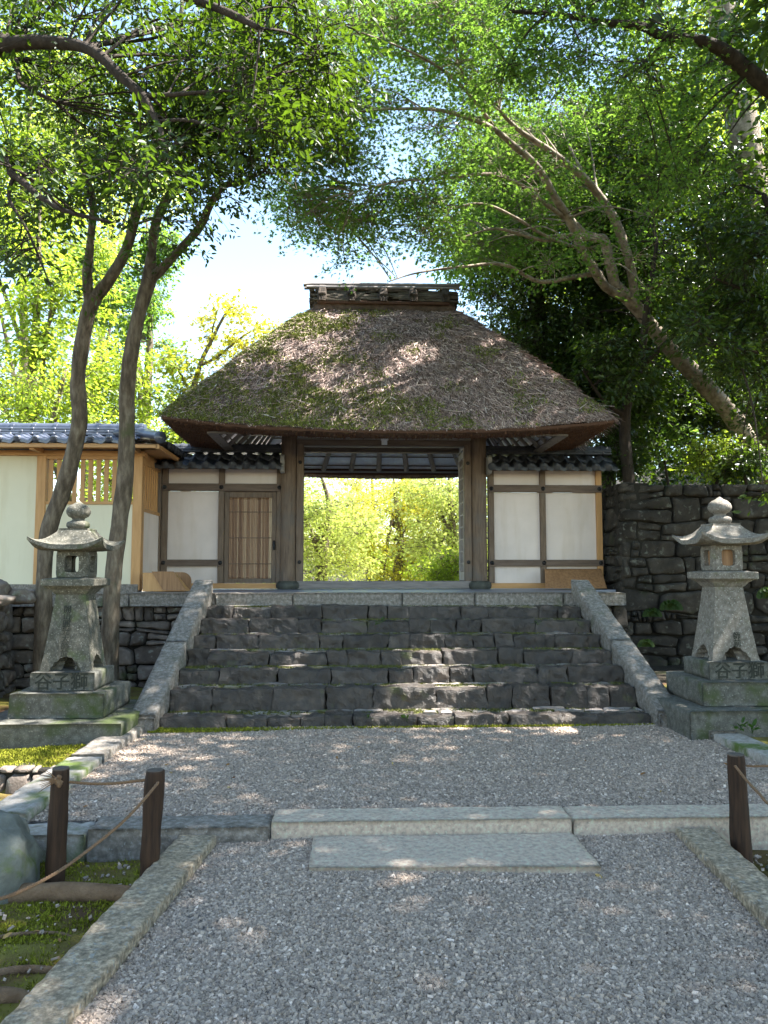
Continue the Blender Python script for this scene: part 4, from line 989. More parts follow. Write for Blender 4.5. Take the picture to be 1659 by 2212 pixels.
# cut underside of the thatch: eave lip, level butt, inner edge
IN = EH - np.array([.60, .46])
rows = []
S2 = np.linspace(0, 4, 321)
for f, dz in ((0, 0), (.02, -.035), (.08, -.045), (.5, -.045), (1.0, -.045), (1.02, .10)):
    half = EH * (1 - f) + IN * f
    xy = rrect(S2, np.broadcast_to(half, (321, 2)), .06); ez = eave_z(rrect(S2, np.broadcast_to(EH, (321, 2)), .06))
    lev = ez * (1 - f * .55) + (3.39) * f * .55
    rows.append(np.stack([xy[:, 0] + RC[0], xy[:, 1] + RC[1], lev + dz], -1))
A = np.array(rows); A = A + (np.array([0, 0, 1]) * (.010 * fbm(A.reshape(-1, 3), 14, 5, 3))[:, None]).reshape(A.shape)
g = G(); g.grid(A); GB(g, 'cut_thatch', STRAW_BUTT, roof)
n = 16000; sv = r.random(n) * 4; fv = r.random(n)
half = EH[None] * (1 - fv)[:, None] + IN[None] * fv[:, None]
xy = rrect(sv, half, .06 + 0 * fv); ez = eave_z(rrect(sv, np.broadcast_to(EH, (n, 2)), .06))
P0 = np.stack([xy[:, 0] + RC[0], xy[:, 1] + RC[1], ez * (1 - fv * .55) + 3.39 * fv * .55 - .03], -1)
g = G(); g.add(*blades(P0, .035, .004, 12, .35, np.array([0, 0, -1.0])))
GB(g, 'straw_ends', island_mat('cut_straw_ends', [(0, (.05, .022, .014)), (.6, (.12, .058, .034)), (1, (.22, .12, .07))], .9, .2), roof)
# inner ceiling: boards under the slope, battens and fanned rafters
IZ, TZc = 3.46, 5.15
IH = IN - .02; TH = np.array([1.0, .12])
def ceil_pt(s, t, off=0.0):
    s = np.atleast_1d(np.asarray(s, float)); t = np.atleast_1d(np.asarray(t, float)) * np.ones(len(s))
    half = IH[None] * (1 - t)[:, None] + TH[None] * t[:, None] - off
    xy = rrect(s, half, .01 + 0 * t)
    return np.stack([xy[:, 0] + RC[0], xy[:, 1] + RC[1], IZ + (TZc - IZ) * t - off * .6], -1)
S3 = np.linspace(0, 4, 161)
g = G(); g.grid(np.array([ceil_pt(S3, np.full(161, t)) for t in np.linspace(0, 1, 10)])); GB(g, 'ceiling', CEIL, roof)
for side in range(4):
    k = 9 if side in (0, 2) else 9
    rr_ = .050 if side in (0, 2) else .032
    for i in range(k):
        f = (i + .5) / k; ftop = .5 + (f - .5) * .9
        a = ceil_pt(side + f, 0, .045)[0]; b = ceil_pt(side + ftop, 1.0, .045)[0]
        g = G(); g.tube([a, b], [rr_, rr_ * .9], 10); GB(g, 'rafter', RAFTER, roof, True)
for t in np.linspace(.035, .9, 11):
    g = G(); P = ceil_pt(S3, np.full(161, t), .018); g.tube(P, np.full(161, .012), 6); GB(g, 'batten', OLD_WOOD_H, roof)
# pale board along the inner edge
g = G()
for side in range(4):
    a = ceil_pt(side + .0005, -.02, -.02)[0]; b = ceil_pt(side + .9995, -.02, -.02)[0]
    n_in = norm(np.array([RC[0], RC[1], 0]) - np.array([(a[0] + b[0]) / 2, (a[1] + b[1]) / 2, 0])[None])[0]
    Q = []
    for p in (a, b):
        for d, h in ((-.03, -.06), (.10, -.045), (.10, -.02), (-.03, -.035)): Q.append(p + n_in * d + np.array([0, 0, h]))
    g.add(np.array(Q), [[0, 1, 5, 4], [1, 2, 6, 5], [2, 3, 7, 6], [3, 0, 4, 7], [0, 1, 2, 3], [4, 5, 6, 7]])
GB(g, 'eave_board', GREY_WOOD, roof)
# ridge: base board, bark layers, rope ties, two long poles
x0r, x1r = -.68, 1.73; yr = RC[1]
g = G(); g.rough(x0r + .01, x1r - .01, yr - .33, yr + .33, ZR - .10, ZR + .06, .02, .05, .06, 71); GB(g, 'ridge_straw', STRAW_BASE, roof, True)
g = G(); g.box(x0r + .10, x1r - .12, yr - .375, yr - .33, ZR + .035, ZR + .085, .008); g.box(x0r + .10, x1r - .12, yr + .33, yr + .375, ZR + .035, ZR + .085, .008); GB(g, 'ridge_board', STRAW_BUTT, roof)
g = G(); r = np.random.default_rng(8)
for k in range(80):
    f = r.random(); zz = ZR + .085 + .27 * f; hw = .34 - .18 * f
    a = x0r - .01 + (x1r - x0r - .3) * r.random(); L = .25 + .5 * r.random()
    for sgy in (-1, 1):
        g.rough(a, min(a + L, x1r + .03), yr + sgy * hw - .04, yr + sgy * hw + .04, zz - .014, zz + .014, .012, .008, .07, 700 + k, None, 8)
g.rough(x0r + .02, x1r - .02, yr - .27, yr + .27, ZR + .05, ZR + .20, .02, .05, .08, 5); g.rough(x0r + .04, x1r - .04, yr - .17, yr + .17, ZR + .18, ZR + .37, .02, .05, .08, 6)
for k in range(20):
    for xx in (x0r, x1r): g.rough(xx - .04, xx + .04, yr - .3 * r.random() - .02, yr + .3 * r.random() + .02, ZR + .07 + .29 * k / 20, ZR + .088 + .29 * k / 20, .008, .006, .08, 800 + k)
GB(g, 'ridge_bark', BARK_STRIP, roof)
for f in (.075, .275, .495, .70, .925):
    xx = x0r + (x1r - x0r) * f
    g = G(); r5 = np.random.default_rng(int(f * 1000))
    for q in range(5):
        dx = (q - 2) * .020
        g.tube([(xx + dx, yr - .385, ZR + .08), (xx + dx * 1.3, yr - .355, ZR + .17), (xx + dx, yr - .28, ZR + .32), (xx + dx, yr - .1, ZR + .45), (xx + dx, yr + .1, ZR + .45), (xx + dx, yr + .3, ZR + .2)], [.016, .026, .020, .018, .018, .016], 8, 4, .2, q)
    g.tube([(xx - .06, yr - .345, ZR + .20), (xx + .06, yr - .345, ZR + .20)], [.045, .045], 10, 3, .3, 3)
    GB(g, 'rope_tie', BARK_DARK, roof, True)
g = G(); g.tube([(x0r - .14, yr - .17, ZR + .42), (.5, yr - .17, ZR + .435), (x1r + .08, yr - .17, ZR + .447)], [.033, .030, .027], 10, 6, .12, 2); GB(g, 'ridge_pole', GREY_WOOD, roof, True)
g = G(); g.tube([(x0r - .08, yr - .26, ZR + .345), (.5, yr - .26, ZR + .352), (x1r + .03, yr - .26, ZR + .36)], [.026, .024, .024], 10, 6, .12, 4); GB(g, 'ridge_pole', GREY_WOOD, roof, True)
g = G(); g.tube([(x0r - .14, yr + .05, ZR + .445), (.5, yr + .05, ZR + .47), (x1r + .10, yr + .05, ZR + .485)], [.033, .030, .030], 10, 6, .12, 5); GB(g, 'ridge_pole', GREY_WOOD, roof, True)

# ------------------------------------------------------------------ wooden boards and ramp on the platform
g = G(); pa = [W(308, 1284, 10.6), W(398, 1281, 10.6), W(365, 1237, 10.6), W(308, 1237, 10.6)]
root = thing('wooden_ramp', 'slanted cedar boards forming a small ramp box beside the left return wall', 'ramp', (pa[0][0], 10.6, PZ))
V = [(p[0], y, max(p[2], PZ + .004)) for y in (10.6, 11.0) for p in pa]
g.add(np.array(V), [[3, 2, 1, 0], [4, 5, 6, 7], [0, 1, 5, 4], [1, 2, 6, 5], [2, 3, 7, 6], [3, 0, 4, 7]]); g.build('ramp_body', PINE, root, origin=np.array(root.location))
g = G(); a, b = W(398, 1282, 10.55), W(330, 1236, 10.55)
Q = [(b[0] - .02, 10.56, b[2] + .01), (b[0] + .27, 10.56, b[2] + .01), (a[0] + .02, 10.56, PZ + .015), (a[0] - .28, 10.56, PZ + .015)]
V = [(x, y, z) for y in (10.56, 10.585) for x, _, z in Q]; g.add(np.array(V), [[0, 1, 2, 3], [4, 5, 6, 7], [0, 1, 5, 4], [1, 2, 6, 5], [2, 3, 7, 6], [3, 0, 4, 7]]); g.build('sloping_board', BOARD, root, origin=np.array(root.location))
g = G(); th = np.linspace(0, math.pi / 2, 9)
c0, c1 = W(372, 1236, 11.2), W(412, 1281, 11.2)
prof = [(c0[0], PZ + .006), (c1[0], PZ + .006), (c1[0], c0[2] - .13)] + [(c1[0] - .13 + .13 * math.cos(t), c0[2] - .13 + .13 * math.sin(t)) for t in th[1:]] + [(c0[0], c0[2])]
n = len(prof); V = [(x, y, z) for y in (11.2, 11.24) for x, z in prof]
g.add(np.array(V), [list(range(n)), list(range(n, 2 * n))] + [[i, (i + 1) % n, n + (i + 1) % n, n + i] for i in range(n)])
tag(g.build('rounded_board', BOARD, origin=(c0[0], 11.2, PZ)), 'small cedar board with one rounded corner standing behind the ramp', 'board')
g = G(); q0, q1, q2, q3 = W(1180, 1230, 12.05), W(1302, 1230, 12.05), W(1313, 1279, 11.75), W(1180, 1279, 11.75)
zb_ = PZ + .012
Q = np.array([[q3[0], 11.78, zb_], [q2[0], 11.78, zb_], [q1[0], 12.13, q1[2]], [q0[0], 12.13, q0[2]]]); Qb = Q + np.array([0, .03, .012])
g.add(np.concatenate([Q, Qb]), [[0, 1, 2, 3], [4, 5, 6, 7], [0, 1, 5, 4], [1, 2, 6, 5], [2, 3, 7, 6], [3, 0, 4, 7]])
tag(g.build('leaning_board', BOARD, origin=(q0[0], 11.9, PZ)), 'wide cedar boarding leaning against the foot of the right plaster wall', 'board')

# ------------------------------------------------------------------ rope posts
def post(label, x, y, z, h, rad, seed, lean=(0, 0)):
    g = G(); k = 14; zs = np.linspace(0, h, k)
    P = np.stack([lean[0] * zs / h, lean[1] * zs / h, zs], -1)
    rr = rad * np.concatenate([np.linspace(1.08, 1.0, k - 1), [.93]])
    g.tube(P, rr, 28, 4, .13, seed)
    root = thing('rope_post', label, 'post', (x, y, z), 'dark wooden rope posts')
    g.build('shaft', POST, root, True)
    g = G(); g.lathe([(rad * .90, -.004), (rad * .90, .003), (.0005, .004)], (lean[0], lean[1], h), 20); g.build('post_top', plain('post_end_grain', (.09, .07, .055), .9, .4, 20), root)
    return root
p1 = post('dark wooden rope post beside the boulder, with a frayed rope knot', -1.455, 3.98, -.08, .575, .044, 1, (.012, 0))
p2 = post('dark wooden rope post holding two ropes, next to the left path kerb', -.985, 3.92, -.08, .575, .045, 2, (.02, 0))
p3 = post('dark wooden rope post on the right beside the path kerb', 2.06, 4.10, -.08, .58, .047, 3, (-.015, 0))
def rope(label, pts, rad=.007):
    P, R = smooth_path(np.array(pts, float), np.full(len(pts), rad), 24)
    g = G(); T = norm(np.gradient(P, axis=0)); up = np.array([0, 0, 1.0]); N = norm(np.cross(T, up)); B = np.cross(N, T)
    s = np.concatenate([[0], np.cumsum(np.linalg.norm(np.diff(P, axis=0), axis=1))])
    for k in range(3):
        a = s * 210 + k * 2 * np.pi / 3
        a = s * 60 * 2 + k * 2 * np.pi / 3
        g.tube(P + (np.cos(a)[:, None] * N + np.sin(a)[:, None] * B) * rad * .52, np.full(len(P), rad * .6), 6)
    return tag(g.build('rope', ROPE, smooth=True, origin=P[0]), label, 'rope', 'ropes strung between the posts')
a1, a2 = W(150, 1689, 3.97), W(325, 1684, 3.92)
rope('brown rope hanging slack between the two left posts', [a1, W(200, 1693, 3.96), W(250, 1692, 3.95), W(295, 1687, 3.93), a2])
rope('brown rope sloping down from the second post towards the left edge', [W(342, 1690, 3.87), W(306, 1733, 3.76), W(262, 1778, 3.64), W(200, 1829, 3.48), W(130, 1880, 3.28), W(60, 1918, 3.08), W(0, 1941, 2.92), W(-120, 1965, 2.6), W(-300, 1950, 2.25)])
rope('orange brown rope sloping from the right post towards the right edge', [W(1588, 1655, 4.045), W(1612, 1685, 3.9), W(1640, 1715, 3.75), W(1672, 1745, 3.6), W(1800, 1810, 3.2)])
rope('thin brown rope running level behind the right post', [W(1612, 1654, 4.11), W(1640, 1655, 4.11), W(1700, 1652, 4.12), W(1800, 1640, 4.15)], .006)
g = G(); r = np.random.default_rng(9); k0 = W(128, 1687, 3.94)
for q in range(5): g.tube([k0 + r.normal(size=3) * .012, k0 + r.normal(size=3) * .014, k0 + r.normal(size=3) * .012, k0 + r.normal(size=3) * .012], [.009] * 4, 6, 5)
for q in range(16): e = k0 + np.array([-.05 - .06 * r.random(), .0, -.01 + .03 * r.normal()]); g.tube([k0, (k0 + e) / 2 + [0, 0, .006], e], [.003, .002, .001], 4, 3)
tag(g.build('rope_knot', ROPE, smooth=True, origin=k0), 'frayed knot of brown rope tied to the leftmost post', 'rope knot')

# ------------------------------------------------------------------ foliage
def leaf_shape(kind):
    if kind == 'oval':
        V = np.array([[0, 0, 0], [.28, .19, .03], [.68, .17, .02], [1, 0, -.06], [.68, -.17, .02], [.28, -.19, .03]]); F = [[0, 3, 2, 1], [0, 5, 4, 3]]
    elif kind == 'maple':
        V = [[0, 0, 0]]; F = []
        for a, L in ((0, .62), (.85, .55), (-.85, .55), (1.75, .40), (-1.75, .40)):
            c, s = math.cos(a), math.sin(a); w = .13; b = len(V)
            V += [[.3 * L * c - w * s, .3 * L * s + w * c, .02], [L * c, L * s, -.05], [.3 * L * c + w * s, .3 * L * s - w * c, .02]]; F.append([0, b, b + 1, b + 2])
        V = np.array(V) + [.3, 0, 0]
    else:
        V = np.array([[0, 0, 0], [.45, .24, .02], [1, 0, -.04], [.45, -.24, .02]]); F = [[0, 1, 2, 3]]
    return np.asarray(V, float), np.array(F)
def leaves(pos, d, nrm, size, kind):
    V, F = leaf_shape(kind); n = len(pos)
    d = norm(d); s = norm(np.cross(nrm, d)); nn = np.cross(d, s)
    B = np.stack([d, s, nn], 1)                                     # n,3,3
    out = pos[:, None] + np.einsum('kj,nji->nki', V, B) * size[:, None, None]
    return out.reshape(-1, 3), (np.arange(n)[:, None, None] * len(V) + F[None]).reshape(-1, F.shape[1])
def bez_tubes(P0, P1, P2, r0, r1, k=5, m=3):
    n = len(P0); t = np.linspace(0, 1, k)[None, :, None]
    C_ = (1 - t) ** 2 * P0[:, None] + 2 * t * (1 - t) * P1[:, None] + t ** 2 * P2[:, None]
    T = norm(np.gradient(C_, axis=1)); up = np.array([.31, .17, .93]); N = norm(np.cross(T, up)); B = np.cross(T, N)
    th = np.linspace(0, 2 * np.pi, m, endpoint=False); R = (r0 + (r1 - r0) * t)
    V = C_[:, :, None] + R[:, :, None] * (np.cos(th)[None, None, :, None] * N[:, :, None] + np.sin(th)[None, None, :, None] * B[:, :, None])
    i = np.arange(k - 1)[:, None] * m; j = np.arange(m)[None]
    Q = np.stack([i + j, i + (j + 1) % m, i + m + (j + 1) % m, i + m + j], -1).reshape(-1, 4)
    return V.reshape(-1, 3), (np.arange(n)[:, None, None] * k * m + Q[None]).reshape(-1, 4)
LEAFCOUNT = [0]
# openings in the canopy through which the sun reaches the places that are sunlit in the photograph
SUNGAPS = [((.75, 7.5, .40), .42), ((.85, 8.15, .60), .36), ((.45, 7.15, .20), .30), ((1.0, 7.05, .2), .2), ((-.55, 8.0, .62), .13), ((2.0, 6.85, .1), .26), ((1.5, 7.1, .22), .14),
           ((1.15, 11.4, 5.1), .30), ((.75, 10.9, 4.5), .26), ((2.15, 11.6, 5.0), .24), ((.2, 10.8, 4.3), .16), ((3.45, 11.9, 1.35), .12), ((1.3, 2.4, 0), .12),
           ((3.2, 6.8, 1.85), .12), ((-1.3, 4.95, .1), .10)]
def off_trunk(px, py, d=48):
    """False close to the line of the leaning trunk, which the photo shows bare."""
    a = np.array([1330., 610.]); b = np.array([1650., 1010.]); p = np.array([px, py]); t = np.clip((p - a).dot(b - a) / (b - a).dot(b - a), 0, 1)
    return np.linalg.norm(p - a - t * (b - a)) > d
def tree(name, label, limbs, clumps, bark, leafm, seed, kind='oval', size=.07, per=14, spread=.28, flat=.5, droop=.25, shell=.5, group=None, cat='tree', nseg=10, twigs=True, wob=.10, reach=2.5):
    """limbs: lists of (x, y, z, radius); clumps: (x, y, z, rx, ry, rz, n)."""
    r = np.random.default_rng(seed)
    base = np.array(limbs[0][0][:3], float)
    root = thing(name, label, cat, base, group)
    gt = G(); sk = []
    for L in limbs:
        L = np.array(L, float); P, R = smooth_path(L[:, :3], L[:, 3], 7)
        gt.tube(P, R, nseg if R.max() > .05 else 7, 0, wob, seed); sk.append(np.concatenate([P, R[:, None]], 1))
    sk = np.concatenate(sk)
    gl = G(); bP = []; tw0 = []; tw1 = []; tw2 = []
    for (cx, cy, cz, rx, ry, rz, n) in clumps:
        c = np.array([cx, cy, cz]); rad = np.array([rx, ry, rz])
        ns = max(1, int(n / per))
        dirs = norm(r.normal(size=(ns, 3))); rr = r.random((ns, 1)) ** (shell)
        sc = c + dirs * rr * rad * (1 + .25 * r.normal(size=(ns, 1)))
        j = np.argmin(((sk[:, :3] - c) ** 2).sum(1) + (sk[:, 3] < .008) * 9)
        p0 = sk[j, :3]
        dist = np.linalg.norm(c - p0)
        if twigs and .05 < dist < reach:
            gt.tube([p0, (p0 + c) / 2 + np.array([0, 0, .10 * dist]) + r.normal(size=3) * .05 * dist, c], [min(sk[j, 3] * .5, .007 + .007 * dist), .006 + .003 * dist, .004], 6, 5, .1, seed)
        od = norm(sc - c + np.array([0, 0, 1e-3])); od = norm(od * np.array([1, 1, flat]) + r.normal(size=(ns, 3)) * .35 - np.array([0, 0, droop]))
        if twigs:
            tw0.append(np.repeat(c[None], ns, 0) + (sc - c) * .15); tw1.append((c + sc) / 2 + np.array([0, 0, .06]) + r.normal(size=(ns, 3)) * .06); tw2.append(sc + od * spread * .7)
        up = norm(np.array([0, 0, 1.0]) + r.normal(size=(ns, 3)) * .45)
        sd = norm(np.cross(od, up)); up = np.cross(sd, od)
        m = per
        t = r.random((ns, m, 1)); sgn = np.sign(r.random((ns, m, 1)) - .5)
        wdt = spread * .55 * np.sin(np.pi * (.15 + .8 * t))
        pos = sc[:, None] + od[:, None] * (t - .3) * spread * 1.5 + sd[:, None] * sgn * wdt * r.random((ns, m, 1)) + up[:, None] * r.normal(size=(ns, m, 1)) * spread * .14
        ld = od[:, None] * .6 + sd[:, None] * sgn * .9 + r.normal(size=(ns, m, 3)) * .35 - np.array([0, 0, droop])
        ln = up[:, None] + r.normal(size=(ns, m, 3)) * .42
        k = ns * m
        fp = pos.reshape(-1, 3); keep = np.ones(k, bool)
        for (bp, br) in SUNGAPS:
            dv = fp - np.array(bp); tt_ = dv @ np.array(SUN); pd = np.linalg.norm(dv - tt_[:, None] * np.array(SUN), axis=1)
            keep &= ~((tt_ > 1.0) & (pd < br * (.95 + .35 * vnoise(fp, 4.0, 9))))
        gl.add(*leaves(fp[keep], ld.reshape(-1, 3)[keep], ln.reshape(-1, 3)[keep], (size * (.65 + .7 * r.random(k)))[keep], kind)); LEAFCOUNT[0] += int(keep.sum())
    if tw0:
        A0, A1, A2 = np.concatenate(tw0), np.concatenate(tw1), np.concatenate(tw2); kp = np.ones(len(A0), bool)
        for (bp, br) in SUNGAPS:
            for Q in (A2, (A0 + A2) / 2, A0):
                dv = Q - np.array(bp); tt_ = dv @ np.array(SUN); kp &= ~((tt_ > 1.0) & (np.linalg.norm(dv - tt_[:, None] * np.array(SUN), axis=1) < br * 1.15))
        gt.add(*bez_tubes(A0[kp], A1[kp], A2[kp], .006, .002))
    gt.build('trunk', bark, root, True, origin=base)
    gl.build('crown', leafm, root, False, origin=base)
    return root
def SL(Ls, k):
    return [[(a, b, c, d * k) for a, b, c, d in L] for L in Ls]
def LP(pts):
    """(px, py, Y, r) -> world limb."""
    return [(*W(px, py, Y), rr) for px, py, Y, rr in pts]
def CP(cl):
    """(px, py, Y, rx, ry, rz, n) -> world clump."""
    return [(*W(px, py, Y), rx, ry, rz, n) for px, py, Y, rx, ry, rz, n in cl]
def spots(n, xr, yr, Yr, rad, cnt, seed, inside=None):
    r = np.random.default_rng(seed); o = []
    while len(o) < n:
        px = xr[0] + (xr[1] - xr[0]) * r.random(); py = yr[0] + (yr[1] - yr[0]) * r.random()
        if inside is not None and not inside(px, py): continue
        Y = Yr[0] + (Yr[1] - Yr[0]) * r.random(); f = .75 + .5 * r.random()
        o.append((px, py, Y, rad * f, rad * f, rad * f * .6, int(cnt * f)))
    return CP(o)

# --- the two slender trunks behind the left lantern
lowA = lambda x, y: y < 480 - max(0, (x - 380)) * .55
tree('broadleaf_tree', 'slender bent trunk behind the left lantern, leaning right as it rises, leftmost of the pair',
     SL([LP([(88, 1500, 8.9, .115), (92, 1380, 8.9, .105), (95, 1250, 8.9, .10), (104, 1150, 8.9, .10), (128, 1080, 8.9, .105), (158, 985, 8.85, .10), (172, 900, 8.8, .10), (168, 820, 8.75, .095), (180, 730, 8.7, .092), (196, 660, 8.65, .09), (232, 610, 8.6, .07), (272, 540, 8.5, .065), (300, 440, 8.4, .055), (330, 330, 8.3, .05), (345, 240, 8.2, .04), (380, 120, 8.1, .03), (400, -60, 8, .02)]),
      LP([(196, 660, 8.65, .075), (188, 600, 8.6, .065), (196, 520, 8.5, .05), (200, 430, 8.3, .04), (170, 330, 8.2, .03), (150, 200, 8.1, .02)]),
      LP([(330, 330, 8.3, .04), (420, 260, 8.0, .03), (520, 230, 7.8, .02), (600, 200, 7.7, .012)])], .88),
     spots(14, (120, 420), (150, 480), (7.6, 8.6), .50, 420, 41) + CP([(190, 590, 8.5, .22, .22, .26, 120), (210, 640, 8.4, .15, .15, .2, 60), (330, 610, 8.45, .15, .15, .2, 40), (400, 540, 8.4, .2, .2, .14, 70)]),
     BARK, LEAF_GLOSSY, 1, 'oval', .064, 21, .26)
tree('broadleaf_tree', 'slender straighter trunk behind the left lantern, forking below the canopy, right one of the pair',
     SL([LP([(236, 1490, 8.8, .12), (238, 1380, 8.8, .11), (243, 1260, 8.8, .105), (256, 1150, 8.8, .105), (268, 1050, 8.8, .10), (274, 940, 8.8, .10), (274, 850, 8.8, .095), (284, 760, 8.75, .095), (302, 670, 8.7, .09), (322, 605, 8.7, .095), (328, 540, 8.6, .06), (340, 470, 8.5, .055), (380, 400, 8.4, .05), (420, 340, 8.3, .045), (480, 260, 8.1, .04), (510, 180, 8.0, .035), (540, 60, 7.9, .025), (560, -60, 7.8, .02)]),
      LP([(322, 605, 8.7, .07), (350, 580, 8.6, .062), (392, 535, 8.5, .055), (432, 490, 8.4, .05), (455, 440, 8.3, .045), (485, 402, 8.2, .04), (520, 395, 8.1, .03), (570, 370, 7.9, .02)]),
      LP([(432, 490, 8.4, .02), (418, 465, 8.4, .012), (405, 440, 8.4, .008)]), LP([(455, 440, 8.3, .012), (490, 425, 8.3, .007), (525, 440, 8.3, .004)])], .88),
     spots(22, (400, 720), (60, 400), (7.2, 8.4), .48, 430, 42, lambda x, y: y < 430 - max(0, x - 420) * .62) + CP([(560, 385, 7.9, .22, .22, .14, 90), (600, 360, 7.7, .22, .22, .14, 90), (640, 410, 7.6, .12, .12, .10, 30), (520, 345, 7.8, .3, .3, .2, 200)]),
     BARK, LEAF_GLOSSY, 2, 'oval', .064, 21, .26)
# --- near tree whose limbs enter from the left edge
tree('spreading_tree', 'dark limbed evergreen reaching in from the left edge across the top left corner',
     [[(-6.2, 6.0, -.1, .22), (-6.0, 6.0, 2.0, .20), (-5.6, 6.1, 4.0, .17), (*W(-60, 130, 6.4), .085), (*W(20, 96, 6.3), .062), (*W(120, 92, 6.2), .050), (*W(200, 110, 6.1), .046), (*W(262, 165, 6.0), .042), (*W(312, 212, 5.95), .036), (*W(332, 250, 5.9), .024), (*W(350, 290, 5.85), .018), (*W(358, 350, 5.8), .009)],
      LP([(312, 208, 5.95, .022), (370, 205, 5.9, .018), (430, 200, 5.8, .014), (520, 195, 5.7, .008)]),
      LP([(345, 262, 5.9, .014), (420, 262, 5.8, .012), (520, 300, 5.6, .007)]),
      [(-5.6, 6.1, 4.0, .10), (*W(-60, 350, 6.6), .05), (*W(30, 380, 6.5), .034), (*W(80, 420, 6.4), .026), (*W(140, 455, 6.3), .02), (*W(240, 480, 6.2), .010)],
      [(-5.6, 6.1, 4.0, .08), (*W(-50, 130, 6.8), .035), (*W(50, 185, 6.7), .022), (*W(120, 220, 6.6), .012)],
      LP([(30, 380, 6.5, .02), (20, 430, 6.5, .015), (60, 500, 6.5, .012), (110, 620, 6.5, .006)]),
      [(-5.6, 6.1, 4.0, .12), (*W(-150, -150, 5.8), .07), (*W(200, -80, 5.4), .05), (*W(450, 10, 5.2), .03), (*W(560, 60, 5.1), .018)]],
     spots(50, (-120, 560), (-120, 470), (6.3, 7.8), .48, 270, 43, lambda x, y: y < 520 - max(0, x - 60) * .40) + spots(16, (-120, 560), (-120, 400), (4.8, 5.7), .34, 120, 431, lambda x, y: (y < 60 or y > 290 or x > 380) and y < 500 - max(0, x - 60) * .45) + spots(16, (520, 745), (-60, 330), (5.2, 6.4), .36, 210, 44, lambda x, y: y < 330 - (x - 520) * .5) + spots(7, (-80, 90), (480, 620), (6.0, 6.8), .30, 90, 45),
     BARK_DARK, LEAF_GLOSSY, 3, 'oval', .066, 19, .26)

# --- the maple leaning over the gate from the right
mapl_raw = [LP([(1690, 1090, 13.2, .26), (1640, 1000, 13.1, .23), (1585, 905, 12.9, .21), (1520, 830, 12.8, .19), (1455, 762, 12.7, .175), (1415, 715, 12.6, .16), (1370, 660, 12.4, .14), (1330, 618, 12.2, .13)]),
        LP([(1330, 622, 12.2, .12), (1316, 560, 12.0, .115), (1305, 520, 11.9, .11), (1285, 512, 11.8, .09), (1262, 502, 11.7, .06), (1246, 482, 11.7, .045)]),
        LP([(1358, 648, 12.35, .10), (1312, 622, 12.05, .10), (1282, 580, 11.8, .10), (1255, 535, 11.6, .095), (1232, 480, 11.4, .09), (1195, 420, 11.1, .08), (1160, 360, 10.8, .07), (1110, 315, 10.5, .06), (1075, 285, 10.2, .052), (1040, 265, 9.9, .045), (960, 240, 9.5, .034), (880, 235, 9.2, .026), (780, 240, 8.8, .016), (690, 262, 8.5, .008)]),
        LP([(1230, 478, 11.4, .05), (1165, 430, 11.0, .045), (1100, 385, 10.6, .04), (1050, 376, 10.3, .035), (960, 385, 9.9, .028), (860, 392, 9.5, .02), (780, 412, 9.2, .012), (700, 440, 8.9, .006)]),
        LP([(1246, 535, 11.6, .04), (1180, 510, 11.3, .036), (1110, 468, 11.0, .030), (1040, 440, 10.7, .022), (960, 455, 10.4, .014), (880, 480, 10.2, .007)]),
        LP([(1300, 590, 12.0, .06), (1240, 598, 11.8, .055), (1165, 608, 11.6, .045), (1090, 572, 11.3, .035), (1000, 576, 11.0, .026), (900, 590, 10.7, .018), (840, 608, 10.5, .010)]),
        LP([(1286, 520, 11.8, .06), (1236, 508, 11.6, .05), (1180, 520, 11.4, .042), (1105, 500, 11.1, .034), (1060, 495, 11.0, .024), (980, 520, 10.8, .012)]),
        LP([(1372, 640, 12.3, .10), (1358, 560, 12.1, .10), (1330, 480, 11.9, .095), (1300, 430, 11.7, .09), (1262, 385, 11.4, .08), (1220, 350, 11.2, .07), (1180, 320, 11.0, .06), (1120, 280, 10.7, .05), (1080, 240, 10.4, .03)]),
        LP([(1075, 285, 10.2, .035), (1010, 200, 9.6, .03), (940, 140, 9.0, .024), (860, 100, 8.5, .018), (780, 70, 8.1, .010)]),
        LP([(1010, 200, 9.6, .02), (980, 90, 9.0, .016), (960, -30, 8.6, .010)])]
mapl = [[(a, b, c, d * .78) for a, b, c, d in mapl_raw[0]]] + [[(a, b, c, d * .74) for a, b, c, d in L] for L in mapl_raw[1:]]
up_r = lambda x, y: (y < 610) and (y > -90)
mc = spots(44, (740, 1080), (-80, 280), (8.3, 10.8), .60, 470, 51)
mc += spots(18, (620, 840), (190, 340), (8.4, 9.8), .42, 330, 52)
mc += spots(22, (620, 960), (320, 480), (9.3, 10.8), .42, 330, 53)
mc += spots(12, (720, 1000), (430, 520), (9.6, 11.0), .42, 300, 54)
mc += spots(16, (960, 1240), (420, 600), (11.6, 13.0), .60, 480, 55, lambda x, y: y < 560 or x > 1060)
mc += spots(14, (960, 1300), (230, 440), (11.4, 12.8), .60, 420, 56)
mc += spots(9, (1060, 1420), (300, 640), (9.6, 10.8), .34, 200, 57)
mc += CP([(690, 480, 9.2, .35, .35, .25, 220), (725, 520, 9.4, .32, .32, .2, 180), (660, 430, 9.0, .3, .3, .2, 180), (640, 485, 9.0, .2, .2, .12, 90), (745, 570, 9.8, .3, .3, .16, 150)])
tree('maple_tree', 'leaning maple with pale crooked limbs spreading fine leaves over the gate roof', mapl, mc, BARK_PALE, LEAF_MAPLE, 4, 'maple', .060, 16, .34, .35, .12)
